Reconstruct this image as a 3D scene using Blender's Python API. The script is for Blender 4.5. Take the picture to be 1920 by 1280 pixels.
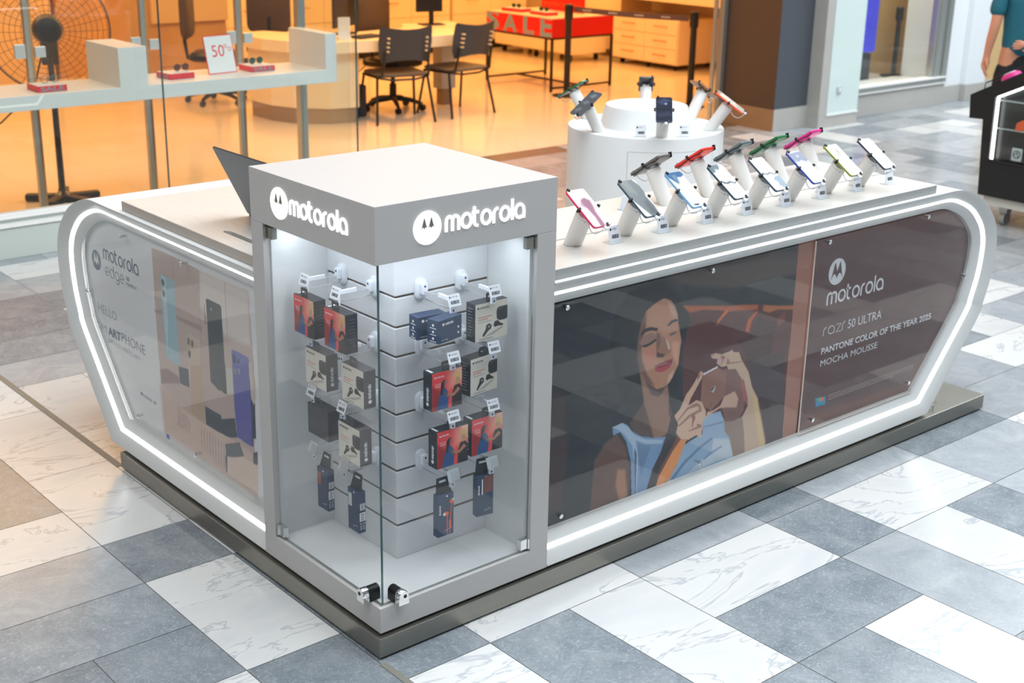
import bpy, bmesh, math, random
import numpy as np
from mathutils import Vector, Matrix
random.seed(7)
for o in list(bpy.data.objects): bpy.data.objects.remove(o)
SC = bpy.context.scene; COL = SC.collection; PI = math.pi
# ---------------------------------------------------------------- camera
cd = bpy.data.cameras.new('camera'); cam = bpy.data.objects.new('camera', cd); COL.objects.link(cam)
RX, UX, FX = (0.76227093, -0.64700508, 0.01809583), (0.19785352, 0.25953897, 0.94524785), (0.61627673, 0.71695464, -0.32585124)
cam.matrix_world = Matrix(((RX[0], UX[0], -FX[0], -1.97865), (RX[1], UX[1], -FX[1], -2.86742), (RX[2], UX[2], -FX[2], 2.18894), (0, 0, 0, 1)))
cd.sensor_width = 36; cd.lens = 47.456; cd.clip_start = .05; cd.clip_end = 80
cd.dof.use_dof = True; cd.dof.focus_distance = 4.3; cd.dof.aperture_fstop = 4.0
SC.camera = cam
# ---------------------------------------------------------------- world, lights, exposure
SC.view_settings.view_transform = 'Standard'; SC.view_settings.look = 'None'
SC.view_settings.gamma = 1; SC.view_settings.use_curve_mapping = False
SC.view_settings.exposure = 0.0
w = bpy.data.worlds.new('world'); SC.world = w; w.use_nodes = True
bg = w.node_tree.nodes['Background']; bg.inputs[0].default_value = (.86, .93, 1, 1); bg.inputs[1].default_value = .27
def area(name, loc, sx, sy, power, color, rot=(0, 0, 0)):
    l = bpy.data.lights.new(name, 'AREA'); l.shape = 'RECTANGLE'; l.size = sx; l.size_y = sy
    l.energy = power; l.color = color
    o = bpy.data.objects.new(name, l); o.location = loc; o.rotation_euler = rot; COL.objects.link(o); return o
area('skylight', (2.0, -1.2, 6.5), 9, 5.2, 860, (.89, .95, 1))
area('skylight_far', (11, 1.5, 6.5), 7, 5, 860, (.89, .95, 1))
area('skylight_near', (-5.0, 1.5, 6.0), 3, 6, 150, (1, .96, .9))
for i, (x, y, p) in enumerate([(1.6, 7.4, 70), (5.6, 7.2, 95), (5.6, 10.4, 95), (9.6, 7.8, 85), (9.8, 10.4, 85), (1.5, 10.4, 60)]):
    area('shop_ceiling_lamp', (x, y, 2.95), 2.2, 1.6, p, (1, .52, .16))
# ---------------------------------------------------------------- materials
def lin(c):
    r = []
    for v in c[:3]:
        v = v/255 if max(c[:3]) > 1 else v
        r.append(v/12.92 if v <= .04045 else ((v+.055)/1.055)**2.4)
    return (*r, 1)
def mat(name, c, rough=.5, metal=0, noise=0, scale=20, stretch=None, bump=0, coat=0, spec=.5, emis=None, es=0):
    m = bpy.data.materials.new(name); m.use_nodes = True; nt = m.node_tree; N = nt.nodes; L = nt.links
    b = N['Principled BSDF']; b.inputs['Roughness'].default_value = rough; b.inputs['Metallic'].default_value = metal
    b.inputs['Coat Weight'].default_value = coat; b.inputs['Specular IOR Level'].default_value = spec
    col = lin(c)
    tc = N.new('ShaderNodeTexCoord'); mp = N.new('ShaderNodeMapping'); L.new(tc.outputs['Object'], mp.inputs[0])
    if stretch: mp.inputs['Scale'].default_value = stretch
    nz = N.new('ShaderNodeTexNoise'); nz.inputs['Scale'].default_value = scale; nz.inputs['Detail'].default_value = 5
    L.new(mp.outputs[0], nz.inputs[0])
    mx = N.new('ShaderNodeMix'); mx.data_type = 'RGBA'; n = noise if noise else .015
    mx.inputs[6].default_value = tuple(v*(1-n) for v in col[:3])+(1,); mx.inputs[7].default_value = tuple(min(1, v*(1+n)) for v in col[:3])+(1,)
    L.new(nz.outputs[0], mx.inputs[0]); L.new(mx.outputs[2], b.inputs['Base Color'])
    if bump:
        bp = N.new('ShaderNodeBump'); bp.inputs['Strength'].default_value = bump; bp.inputs['Distance'].default_value = .002
        L.new(nz.outputs[0], bp.inputs['Height']); L.new(bp.outputs[0], b.inputs['Normal'])
    if emis: b.inputs['Emission Color'].default_value = lin(emis); b.inputs['Emission Strength'].default_value = es
    return m
def glassy(name, tint, fac_boost=1.0, edge=False):
    m = bpy.data.materials.new(name); m.use_nodes = True; nt = m.node_tree; N = nt.nodes; L = nt.links
    N.remove(N['Principled BSDF']); out = N['Material Output']
    tr = N.new('ShaderNodeBsdfTransparent'); tr.inputs[0].default_value = (*tint, 1)
    gl = N.new('ShaderNodeBsdfGlossy'); gl.inputs['Roughness'].default_value = .0
    fr = N.new('ShaderNodeFresnel'); ge = N.new('ShaderNodeNewGeometry'); mr = N.new('ShaderNodeMapRange')
    mr.inputs[3].default_value = 1.5; mr.inputs[4].default_value = 1/1.5; L.new(ge.outputs['Backfacing'], mr.inputs[0]); L.new(mr.outputs[0], fr.inputs[0])
    mu = N.new('ShaderNodeMath'); mu.operation = 'MULTIPLY'; mu.inputs[1].default_value = fac_boost; mu.use_clamp = True
    mx = N.new('ShaderNodeMixShader'); L.new(fr.outputs[0], mu.inputs[0]); L.new(mu.outputs[0], mx.inputs[0])
    L.new(tr.outputs[0], mx.inputs[1]); L.new(gl.outputs[0], mx.inputs[2]); L.new(mx.outputs[0], out.inputs[0]); return m
def vcol(name, rough=.5, emis=0, coat=0):
    m = bpy.data.materials.new(name); m.use_nodes = True; nt = m.node_tree; N = nt.nodes; L = nt.links
    b = N['Principled BSDF']; a = N.new('ShaderNodeAttribute'); a.attribute_name = 'print'; b.inputs['Specular IOR Level'].default_value = .25
    if emis: b.inputs['Base Color'].default_value = (.02, .02, .02, 1)
    else: L.new(a.outputs['Color'], b.inputs['Base Color'])
    b.inputs['Roughness'].default_value = rough; b.inputs['Coat Weight'].default_value = coat
    if emis: L.new(a.outputs['Color'], b.inputs['Emission Color']); b.inputs['Emission Strength'].default_value = emis
    return m
def emit(name, c, s):
    return mat(name, c, .4, emis=c, es=s)
M = dict(
 laminate=mat('warm_grey_laminate', (185, 183, 181), .42, noise=.02),
 white=mat('white_board', (218, 220, 220), .38),
 bevel=mat('satin_white_bevel', (204, 206, 204), .30),
 worktop=mat('pale_wood_laminate', (200, 196, 189), .35, noise=.17, scale=9, stretch=(1.2, 22, 22)),
 worktop_y=mat('pale_wood_laminate_along', (200, 196, 189), .35, noise=.17, scale=9, stretch=(22, 1.2, 22)),
 worktop_edge=mat('taupe_edge', (172, 163, 154), .4, noise=.05, scale=6),
 steel=mat('brushed_steel', (150, 148, 140), .34, .9, noise=.10, scale=5, stretch=(1, 1, 14)),
 stripm=mat('dull_strip', (120, 118, 110), .5, noise=.1),
 steel2=mat('satin_steel_frame', (190, 194, 190), .3, .8, noise=.05),
 chrome=mat('chrome', (225, 225, 225), .08, 1),
 black=mat('black_plastic', (16, 17, 20), .4),
 dark=mat('dark_recess', (20, 18, 18), .8),
 rubber=mat('black_rubber', (22, 22, 22), .7),
 slat=mat('slatwall_white', (222, 223, 226), .4),
 groove=mat('slatwall_groove', (128, 110, 92), .7),
 plastic=mat('white_plastic', (226, 230, 236), .32),
 post=mat('stand_post_white', (222, 220, 216), .36),
 led=emit('led_strip', (255, 255, 255), 4.6),
 edge_glow=emit('acrylic_edge_glow', (255, 255, 255), 1.6),
 sign=emit('lit_lettering', (255, 255, 255), 1.25),
 navy=mat('navy_card', (22, 50, 84), .4), navy2=mat('dark_navy_card', (20, 28, 38), .45),
 charcoal=mat('charcoal_card', (72, 72, 76), .45), beige=mat('cream_card', (206, 199, 186), .45),
 ink=mat('dark_ink', (40, 48, 56), .5), inkb=mat('blue_grey_ink', (84, 106, 122), .5), inkl=mat('faint_grey_ink', (168, 176, 180), .5),
 inkw=mat('white_ink', (226, 226, 228), .5), inkw2=mat('pale_mocha_ink', (196, 176, 170), .5), mocha=mat('mocha_print', (94, 64, 60), .5),
 red=mat('sale_red', (214, 10, 14), .45), red2=mat('tray_red', (222, 44, 54), .45), blueg=mat('sale_letter_grey', (120, 146, 160), .5), orange_ink=mat('orange_ink', (232, 96, 40), .5),
 lcd=mat('segment_display', (70, 72, 78), .3), lcdw=mat('display_digits', (196, 200, 204), .4),
 glass=glassy('clear_glass', (.985, .992, .992), .8), acrylic=glassy('acrylic', (.99, .99, .99), .85), edge=mat('green_glass_edge', (24, 74, 78), .1, coat=1),
 edgew=mat('polished_acrylic_edge', (226, 214, 206), .2),
 shopglass=glassy('shop_glass', (.955, .985, .97), 1.0), frost=mat('back_painted_glass', (208, 224, 220), .12, coat=.6),
 cream=mat('cream_laminate', (236, 214, 176), .4), cream2=mat('cream_wall', (230, 196, 148), .6), wood=mat('oak_panel', (206, 160, 104), .5, noise=.08, scale=4, stretch=(6, 6, .5)),
 shade_edge=mat('shaded_edge_grey', (158, 160, 158), .4, noise=.03),
 handle=mat('brass_brown_handle', (176, 132, 84), .4), plinthb=mat('brown_kick_board', (150, 122, 92), .5), chair=mat('charcoal_chair_plastic', (50, 52, 58), .5), frame_b=mat('black_powder_coat', (14, 13, 12), .45),
 seatc=mat('brown_grey_seat', (78, 70, 66), .55), belt=mat('brown_belt', (88, 60, 54), .7), beltw=mat('belt_print', (196, 176, 160), .6), stone=mat('grey_brown_stone', (176, 174, 168), .35, noise=.08, scale=6),
 colw=mat('white_column', (226, 230, 232), .5), colg=mat('slate_grey_column', (74, 79, 86), .5), brown=mat('dark_brown', (74, 56, 44), .6), tanst=mat('tan_stone', (140, 112, 84), .4, noise=.05),
 sillw=mat('white_sill', (232, 232, 230), .35), sillg=mat('sage_grey_sill', (196, 204, 196), .4), tanwall=mat('tan_wall', (206, 174, 122), .6),
 skin=mat('skin', (214, 148, 116), .55), teal=mat('teal_cotton', (30, 102, 118), .8, noise=.15, scale=14), blackc=mat('black_cotton', (24, 24, 28), .8), hair=mat('dark_hair', (46, 34, 28), .6),
 blackgloss=mat('black_gloss_panel', (12, 12, 14), .3, coat=.2), beigep=mat('beige_base', (206, 208, 196), .5),
 pink=mat('hot_pink', (232, 60, 150), .35), yellow=mat('bright_yellow', (240, 222, 30), .4), orange=mat('bright_orange', (236, 92, 44), .4), blue=mat('royal_blue', (40, 84, 190), .4), violet=mat('violet_poster', (64, 64, 200), .4, noise=.3, scale=3, emis=(50, 60, 210), es=.25),
 lens=mat('sunglass_lens', (96, 52, 44), .15), lensg=mat('green_lens', (30, 78, 66), .15), tort=mat('dark_frame', (48, 30, 28), .3), clearf=mat('teal_wire_frame', (60, 90, 96), .3),
 laptop=mat('dark_grey_aluminium', (72, 76, 84), .32, .6), screenoff=mat('off_screen', (8, 9, 11), .1, coat=.5), clampw=mat('clamp_silver', (206, 214, 218), .3, .4),
 vc=vcol('printed_poster', .45), vce=vcol('painted_screen_glow', .12, .95), vcb=vcol('box_print', .4),
 copper=mat('copper_pin', (170, 100, 70), .4, .7), hole=mat('blue_hole', (40, 60, 130), .5),
)
def phonemat(n, c): 
    if n not in M: M[n] = mat(n, c, .3, coat=.4)
    return M[n]
# ---------------------------------------------------------------- mesh helpers
class MB:
    def __init__(s): s.v = []; s.f = []; s.m = []
    def add(s, vs, fs, mi=0):
        o = len(s.v); s.v += [tuple(v) for v in vs]; s.f += [tuple(i+o for i in f) for f in fs]; s.m += [mi]*len(fs); return s
    def box(s, x0, x1, y0, y1, z0, z1, mi=0):
        return s.add([(x, y, z) for z in (z0, z1) for y in (y0, y1) for x in (x0, x1)],
            [(0, 2, 3, 1), (4, 5, 7, 6), (0, 1, 5, 4), (2, 6, 7, 3), (0, 4, 6, 2), (1, 3, 7, 5)], mi)
    def obox(s, c, ax, ay, az, mi=0):
        c, ax, ay, az = map(Vector, (c, ax, ay, az))
        return s.add([c+ax*i+ay*j+az*k for k in (-1, 1) for j in (-1, 1) for i in (-1, 1)],
            [(0, 2, 3, 1), (4, 5, 7, 6), (0, 1, 5, 4), (2, 6, 7, 3), (0, 4, 6, 2), (1, 3, 7, 5)], mi)
    def prism(s, pts, fn, d0, d1, mi=0):
        n = len(pts); vs = [fn(a, b, d) for d in (d0, d1) for a, b in pts]
        return s.add(vs, [tuple(range(n-1, -1, -1)), tuple(range(n, 2*n))]+[(i, (i+1) % n, n+(i+1) % n, n+i) for i in range(n)], mi)
    def loft(s, loops, mi=0, closed=True, cap=True):
        n = len(loops[0]); vs = [p for l in loops for p in l]; fs = []
        for k in range(len(loops)-1):
            for i in range(n if closed else n-1):
                j = (i+1) % n; fs.append((k*n+i, k*n+j, (k+1)*n+j, (k+1)*n+i))
        if cap: fs += [tuple(range(n-1, -1, -1)), tuple(range((len(loops)-1)*n, len(loops)*n))]
        return s.add(vs, fs, mi)
    def tube(s, path, r, n=8, mi=0, cap=True):
        P = [Vector(p) for p in path]; loops = []; up = None
        rs = r if isinstance(r, (list, tuple)) else [r]*len(P)
        for i, p in enumerate(P):
            t = (P[min(i+1, len(P)-1)]-P[max(i-1, 0)]).normalized()
            if up is None: up = t.cross(Vector((0, 0, 1)) if abs(t.z) < .9 else Vector((1, 0, 0))).normalized()
            a = (up-t*up.dot(t)).normalized(); b = t.cross(a); up = a
            loops.append([p+(a*math.cos(q)+b*math.sin(q))*rs[i] for q in [2*PI*k/n for k in range(n)]])
        return s.loft(loops, mi, True, cap)
    def cyl(s, p0, p1, r0, r1=None, n=20, mi=0): return s.tube([p0, p1], [r0, r0 if r1 is None else r1], n, mi)
    def lathe(s, prof, c=(0, 0, 0), n=32, mi=0, axis='z'):
        loops = []
        for r, h in prof:
            l = []
            for k in range(n):
                a = 2*PI*k/n; x, y = r*math.cos(a), r*math.sin(a)
                l.append({'z': (c[0]+x, c[1]+y, c[2]+h), 'y': (c[0]+x, c[1]+h, c[2]+y), 'x': (c[0]+h, c[1]+x, c[2]+y)}[axis])
            loops.append(l)
        return s.loft(loops, mi)
    def build(s, name, mats, parent=None, bevel=0, smooth=False, seg=2):
        me = bpy.data.meshes.new(name); me.from_pydata([tuple(v) for v in s.v], [], s.f)
        for m in (mats if isinstance(mats, (list, tuple)) else [mats]): me.materials.append(M[m] if isinstance(m, str) else m)
        me.polygons.foreach_set('material_index', s.m)
        bm = bmesh.new(); bm.from_mesh(me); bmesh.ops.recalc_face_normals(bm, faces=bm.faces[:])
        if bevel:
            es = [e for e in bm.edges if len(e.link_faces) == 2 and e.calc_face_angle(0) > .6]
            bmesh.ops.bevel(bm, geom=es, offset=bevel, segments=seg, profile=.6, affect='EDGES', clamp_overlap=True)
        bm.to_mesh(me); bm.free()
        if smooth: me.shade_smooth(); me.set_sharp_from_angle(angle=math.radians(42))
        o = bpy.data.objects.new(name, me); COL.objects.link(o)
        if parent: o.parent = parent
        return o
def box(name, x0, x1, y0, y1, z0, z1, m, parent=None, bevel=0): return MB().box(x0, x1, y0, y1, z0, z1).build(name, m, parent, bevel)
def tag(o, label=None, cat=None, group=None, kind=None):
    if label: o['label'] = label
    if cat: o['category'] = cat
    if group: o['group'] = group
    if kind: o['kind'] = kind
    return o
def thing(name, label, cat, loc=(0, 0, 0), rz=0, group=None):
    o = bpy.data.objects.new(name, None); COL.objects.link(o); o.location = loc; o.rotation_euler = (0, 0, rz); o.empty_display_size = .1
    return tag(o, label, cat, group)
def copytree(o, parent=None):
    c = o.copy(); COL.objects.link(c)
    if parent: c.parent = parent
    for ch in o.children: copytree(ch, c)
    return c
def rrect(w, h, r, n=4):
    pts = []
    for cx, cy, a0 in ((w/2-r, h/2-r, 0), (-w/2+r, h/2-r, PI/2), (-w/2+r, -h/2+r, PI), (w/2-r, -h/2+r, 1.5*PI)):
        for k in range(n+1): a = a0+PI/2*k/n; pts.append((cx+r*math.cos(a), cy+r*math.sin(a)))
    return pts
def disc(cx, cy, r, n=32, ry=None): return [(cx+r*math.cos(2*PI*k/n), cy+(ry or r)*math.sin(2*PI*k/n)) for k in range(n)]
# lettering -----------------------------------------------------------------
def ribbon(mb, pts, wd, fn, d0, d1, mi=0):
    P = [Vector((a, b)) for a, b in pts]; closed = (P[0]-P[-1]).length < 1e-6
    if closed: P = P[:-1]
    n = len(P); Lp = []; Rp = []
    for i in range(n):
        a = P[(i-1) % n] if (closed or i) else P[0]; b = P[(i+1) % n] if (closed or i < n-1) else P[-1]
        t = (b-a).normalized(); nn = Vector((-t.y, t.x))
        Lp.append(P[i]+nn*wd/2); Rp.append(P[i]-nn*wd/2)
    if not closed:
        t0 = (P[0]-P[1]).normalized(); t1 = (P[-1]-P[-2]).normalized()
        for L_, in ((Lp,), (Rp,)): L_[0] = L_[0]+t0*wd*.3; L_[-1] = L_[-1]+t1*wd*.3
    for i in range(n if closed else n-1):
        j = (i+1) % n; q = [Lp[i], Lp[j], Rp[j], Rp[i]]
        mb.prism([tuple(v) for v in q], fn, d0, d1, mi)
def arc(cx, cy, r, a0, a1, n=10, ry=None): return [(cx+r*math.cos(math.radians(a0+(a1-a0)*k/n)), cy+(ry or r)*math.sin(math.radians(a0+(a1-a0)*k/n))) for k in range(n+1)]
GL = {
 'm': (1.16, [[(0, 0), (0, .62)]+arc(.29, .62, .29, 180, 0, 8, .3)+[(.58, 0)], [(.58, .62)]+arc(.87, .62, .29, 180, 0, 8, .3)+[(1.16, 0)]]),
 'o': (.86, [arc(.43, .46, .43, 0, 360, 20, .46)]), 't': (.42, [[(.0, 1.25), (0, .3)]+arc(.3, .3, .3, 180, 270, 5), [(-.14, .92), (.34, .92)]]),
 'r': (.36, [[(0, 0), (0, .52)]+arc(.38, .54, .38, 180, 95, 6)]), 'l': (.0, [[(0, 0), (0, 1.32)]]),
 'a': (.86, [[(.86, 0), (.86, .46)]+arc(.43, .46, .43, 0, 300, 17, .46)+[(.72, .06)]]),
 'e': (.8, [[(.1, .42), (.78, .42)]+arc(.42, .46, .4, 5, 300, 16, .46)]), 'd': (.86, [[(.86, 1.32), (.86, .46)]+arc(.43, .46, .43, 0, 360, 18, .46)]),
 'g': (.86, [arc(.43, .46, .43, 0, 360, 18, .46), [(.86, .6), (.86, 0)]+arc(.43, -.05, .43, 0, -130, 9, .33)]), 'z': (.66, [[(0, .92), (.64, .92), (0, 0), (.66, 0)]])}
def strokes(mb, word, x0, z0, x1, xh, wd, fn, d0, d1, mi=0, gap=.3):
    tot = sum(GL[c][0] for c in word)+gap*(len(word)-1); s = (x1-x0)/tot; x = 0
    for c in word:
        for st in GL[c][1]: ribbon(mb, [(x0+(x+a)*s, z0+b*xh/.92) for a, b in st], wd, fn, d0, d1, mi)
        x += GL[c][0]+gap
BAT = [(-.70, -.62), (-.33, .70), (-.27, .70), (0, .02), (.27, .70), (.33, .70), (.70, -.62), (.56, -.34), (.40, -.16), (.26, -.14), (.12, -.28), (0, -.50), (-.12, -.28), (-.26, -.14), (-.40, -.16), (-.56, -.34)]
def logo(mb, cx, cz, r, fn, d0, d1, d2, mi=0, mj=1, n=36):
    mb.prism(disc(cx, cz, r, n), fn, d0, d1, mi)
    mb.prism([(cx+a*r, cz+b*r) for a, b in BAT], fn, d1, d2, mj)
def textmesh(body, bold=0):
    cu = bpy.data.curves.new('t', 'FONT'); cu.body = body; cu.size = 1; cu.offset = bold; cu.resolution_u = 3
    o = bpy.data.objects.new('t', cu); me = bpy.data.meshes.new_from_object(o)
    v = np.array([tuple(q.co) for q in me.vertices]); f = [tuple(p.vertices) for p in me.polygons]
    bpy.data.objects.remove(o); bpy.data.curves.remove(cu); bpy.data.meshes.remove(me); return v, f
def text(mb, body, u0, v0, u1, v1, fn, d, mi=0, bold=0, flip=False):
    """flat print of the words, fitted to the rectangle u0..u1 (left to right) and v0..v1"""
    v, f = textmesh(body, bold)
    if not len(v): return
    mn = v.min(0); mxx = v.max(0)
    mb.add([fn(u0+(p[0]-mn[0])/(mxx[0]-mn[0])*(u1-u0), v0+(p[1]-mn[1])/(mxx[1]-mn[1])*(v1-v0), d) for p in v], f, mi)
# painted print --------------------------------------------------------------
def paint(U, V, layers, base):
    C = np.empty(U.shape+(3,)); C[:] = base
    for col, soft, pts in layers:
        P = np.array(pts, float); s = max(soft, .6)
        x0, z0 = P.min(0)-2*s; x1, z1 = P.max(0)+2*s
        k = (U >= x0) & (U <= x1) & (V >= z0) & (V <= z1)
        if not k.any(): continue
        u = U[k]; v = V[k]; ins = np.zeros(u.shape, bool); dist = np.full(u.shape, 1e9)
        for i in range(len(P)):
            a = P[i]; b = P[(i+1) % len(P)]; e = b-a; L2 = max(e@e, 1e-9)
            t = np.clip(((u-a[0])*e[0]+(v-a[1])*e[1])/L2, 0, 1)
            dist = np.minimum(dist, np.hypot(u-a[0]-t*e[0], v-a[1]-t*e[1]))
            if e[1] != 0:
                c = ((a[1] > v) != (b[1] > v)); xx = a[0]+(v-a[1])*e[0]/e[1]; ins ^= c & (u < xx)
        sd = np.where(ins, dist, -dist); al = np.clip(.5+sd/s, 0, 1); al = al*al*(3-2*al)
        C[k] = C[k]*(1-al[:, None])+np.array(col)[None]*al[:, None]
    return C
def painted(name, parent, u0, u1, v0, v1, step, layers, base, fn, m='vc', keep=None, scale=1000.):
    nu = max(2, int((u1-u0)/step)+1); nv = max(2, int((v1-v0)/step)+1)
    us = np.linspace(u0, u1, nu); vs = np.linspace(v0, v1, nv); U, V = np.meshgrid(us, vs)
    C = paint(U*scale, V*scale, layers, base)/255.
    C = np.where(C <= .04045, C/12.92, ((C+.055)/1.055)**2.4)
    verts = [fn(a, b, 0) for a, b in zip(U.ravel(), V.ravel())]
    ii, jj = np.meshgrid(np.arange(nv-1), np.arange(nu-1), indexing='ij'); q = (ii*nu+jj).ravel()
    F = np.stack([q, q+1, q+nu+1, q+nu], 1)
    if keep is not None:
        cu = (U[:-1, :-1]+U[1:, 1:]).ravel()/2; cv = (V[:-1, :-1]+V[1:, 1:]).ravel()/2; F = F[keep(cu, cv)]
    me = bpy.data.meshes.new(name); me.from_pydata(verts, [], F.tolist())
    at = me.color_attributes.new('print', 'FLOAT_COLOR', 'POINT')
    buf = np.ones((nu*nv, 4)); buf[:, :3] = C.reshape(-1, 3); at.data.foreach_set('color', buf.ravel())
    me.materials.append(M[m]); o = bpy.data.objects.new(name, me); COL.objects.link(o); o.parent = parent; return o
def inpoly(P):
    P = np.array(P)
    def f(u, v):
        ins = np.zeros(u.shape, bool)
        for i in range(len(P)):
            a = P[i]; b = P[(i+1) % len(P)]
            if a[1] != b[1]: ins ^= ((a[1] > v) != (b[1] > v)) & (u < a[0]+(v-a[1])*(b[0]-a[0])/(b[1]-a[1]))
        return ins
    return f
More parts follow.
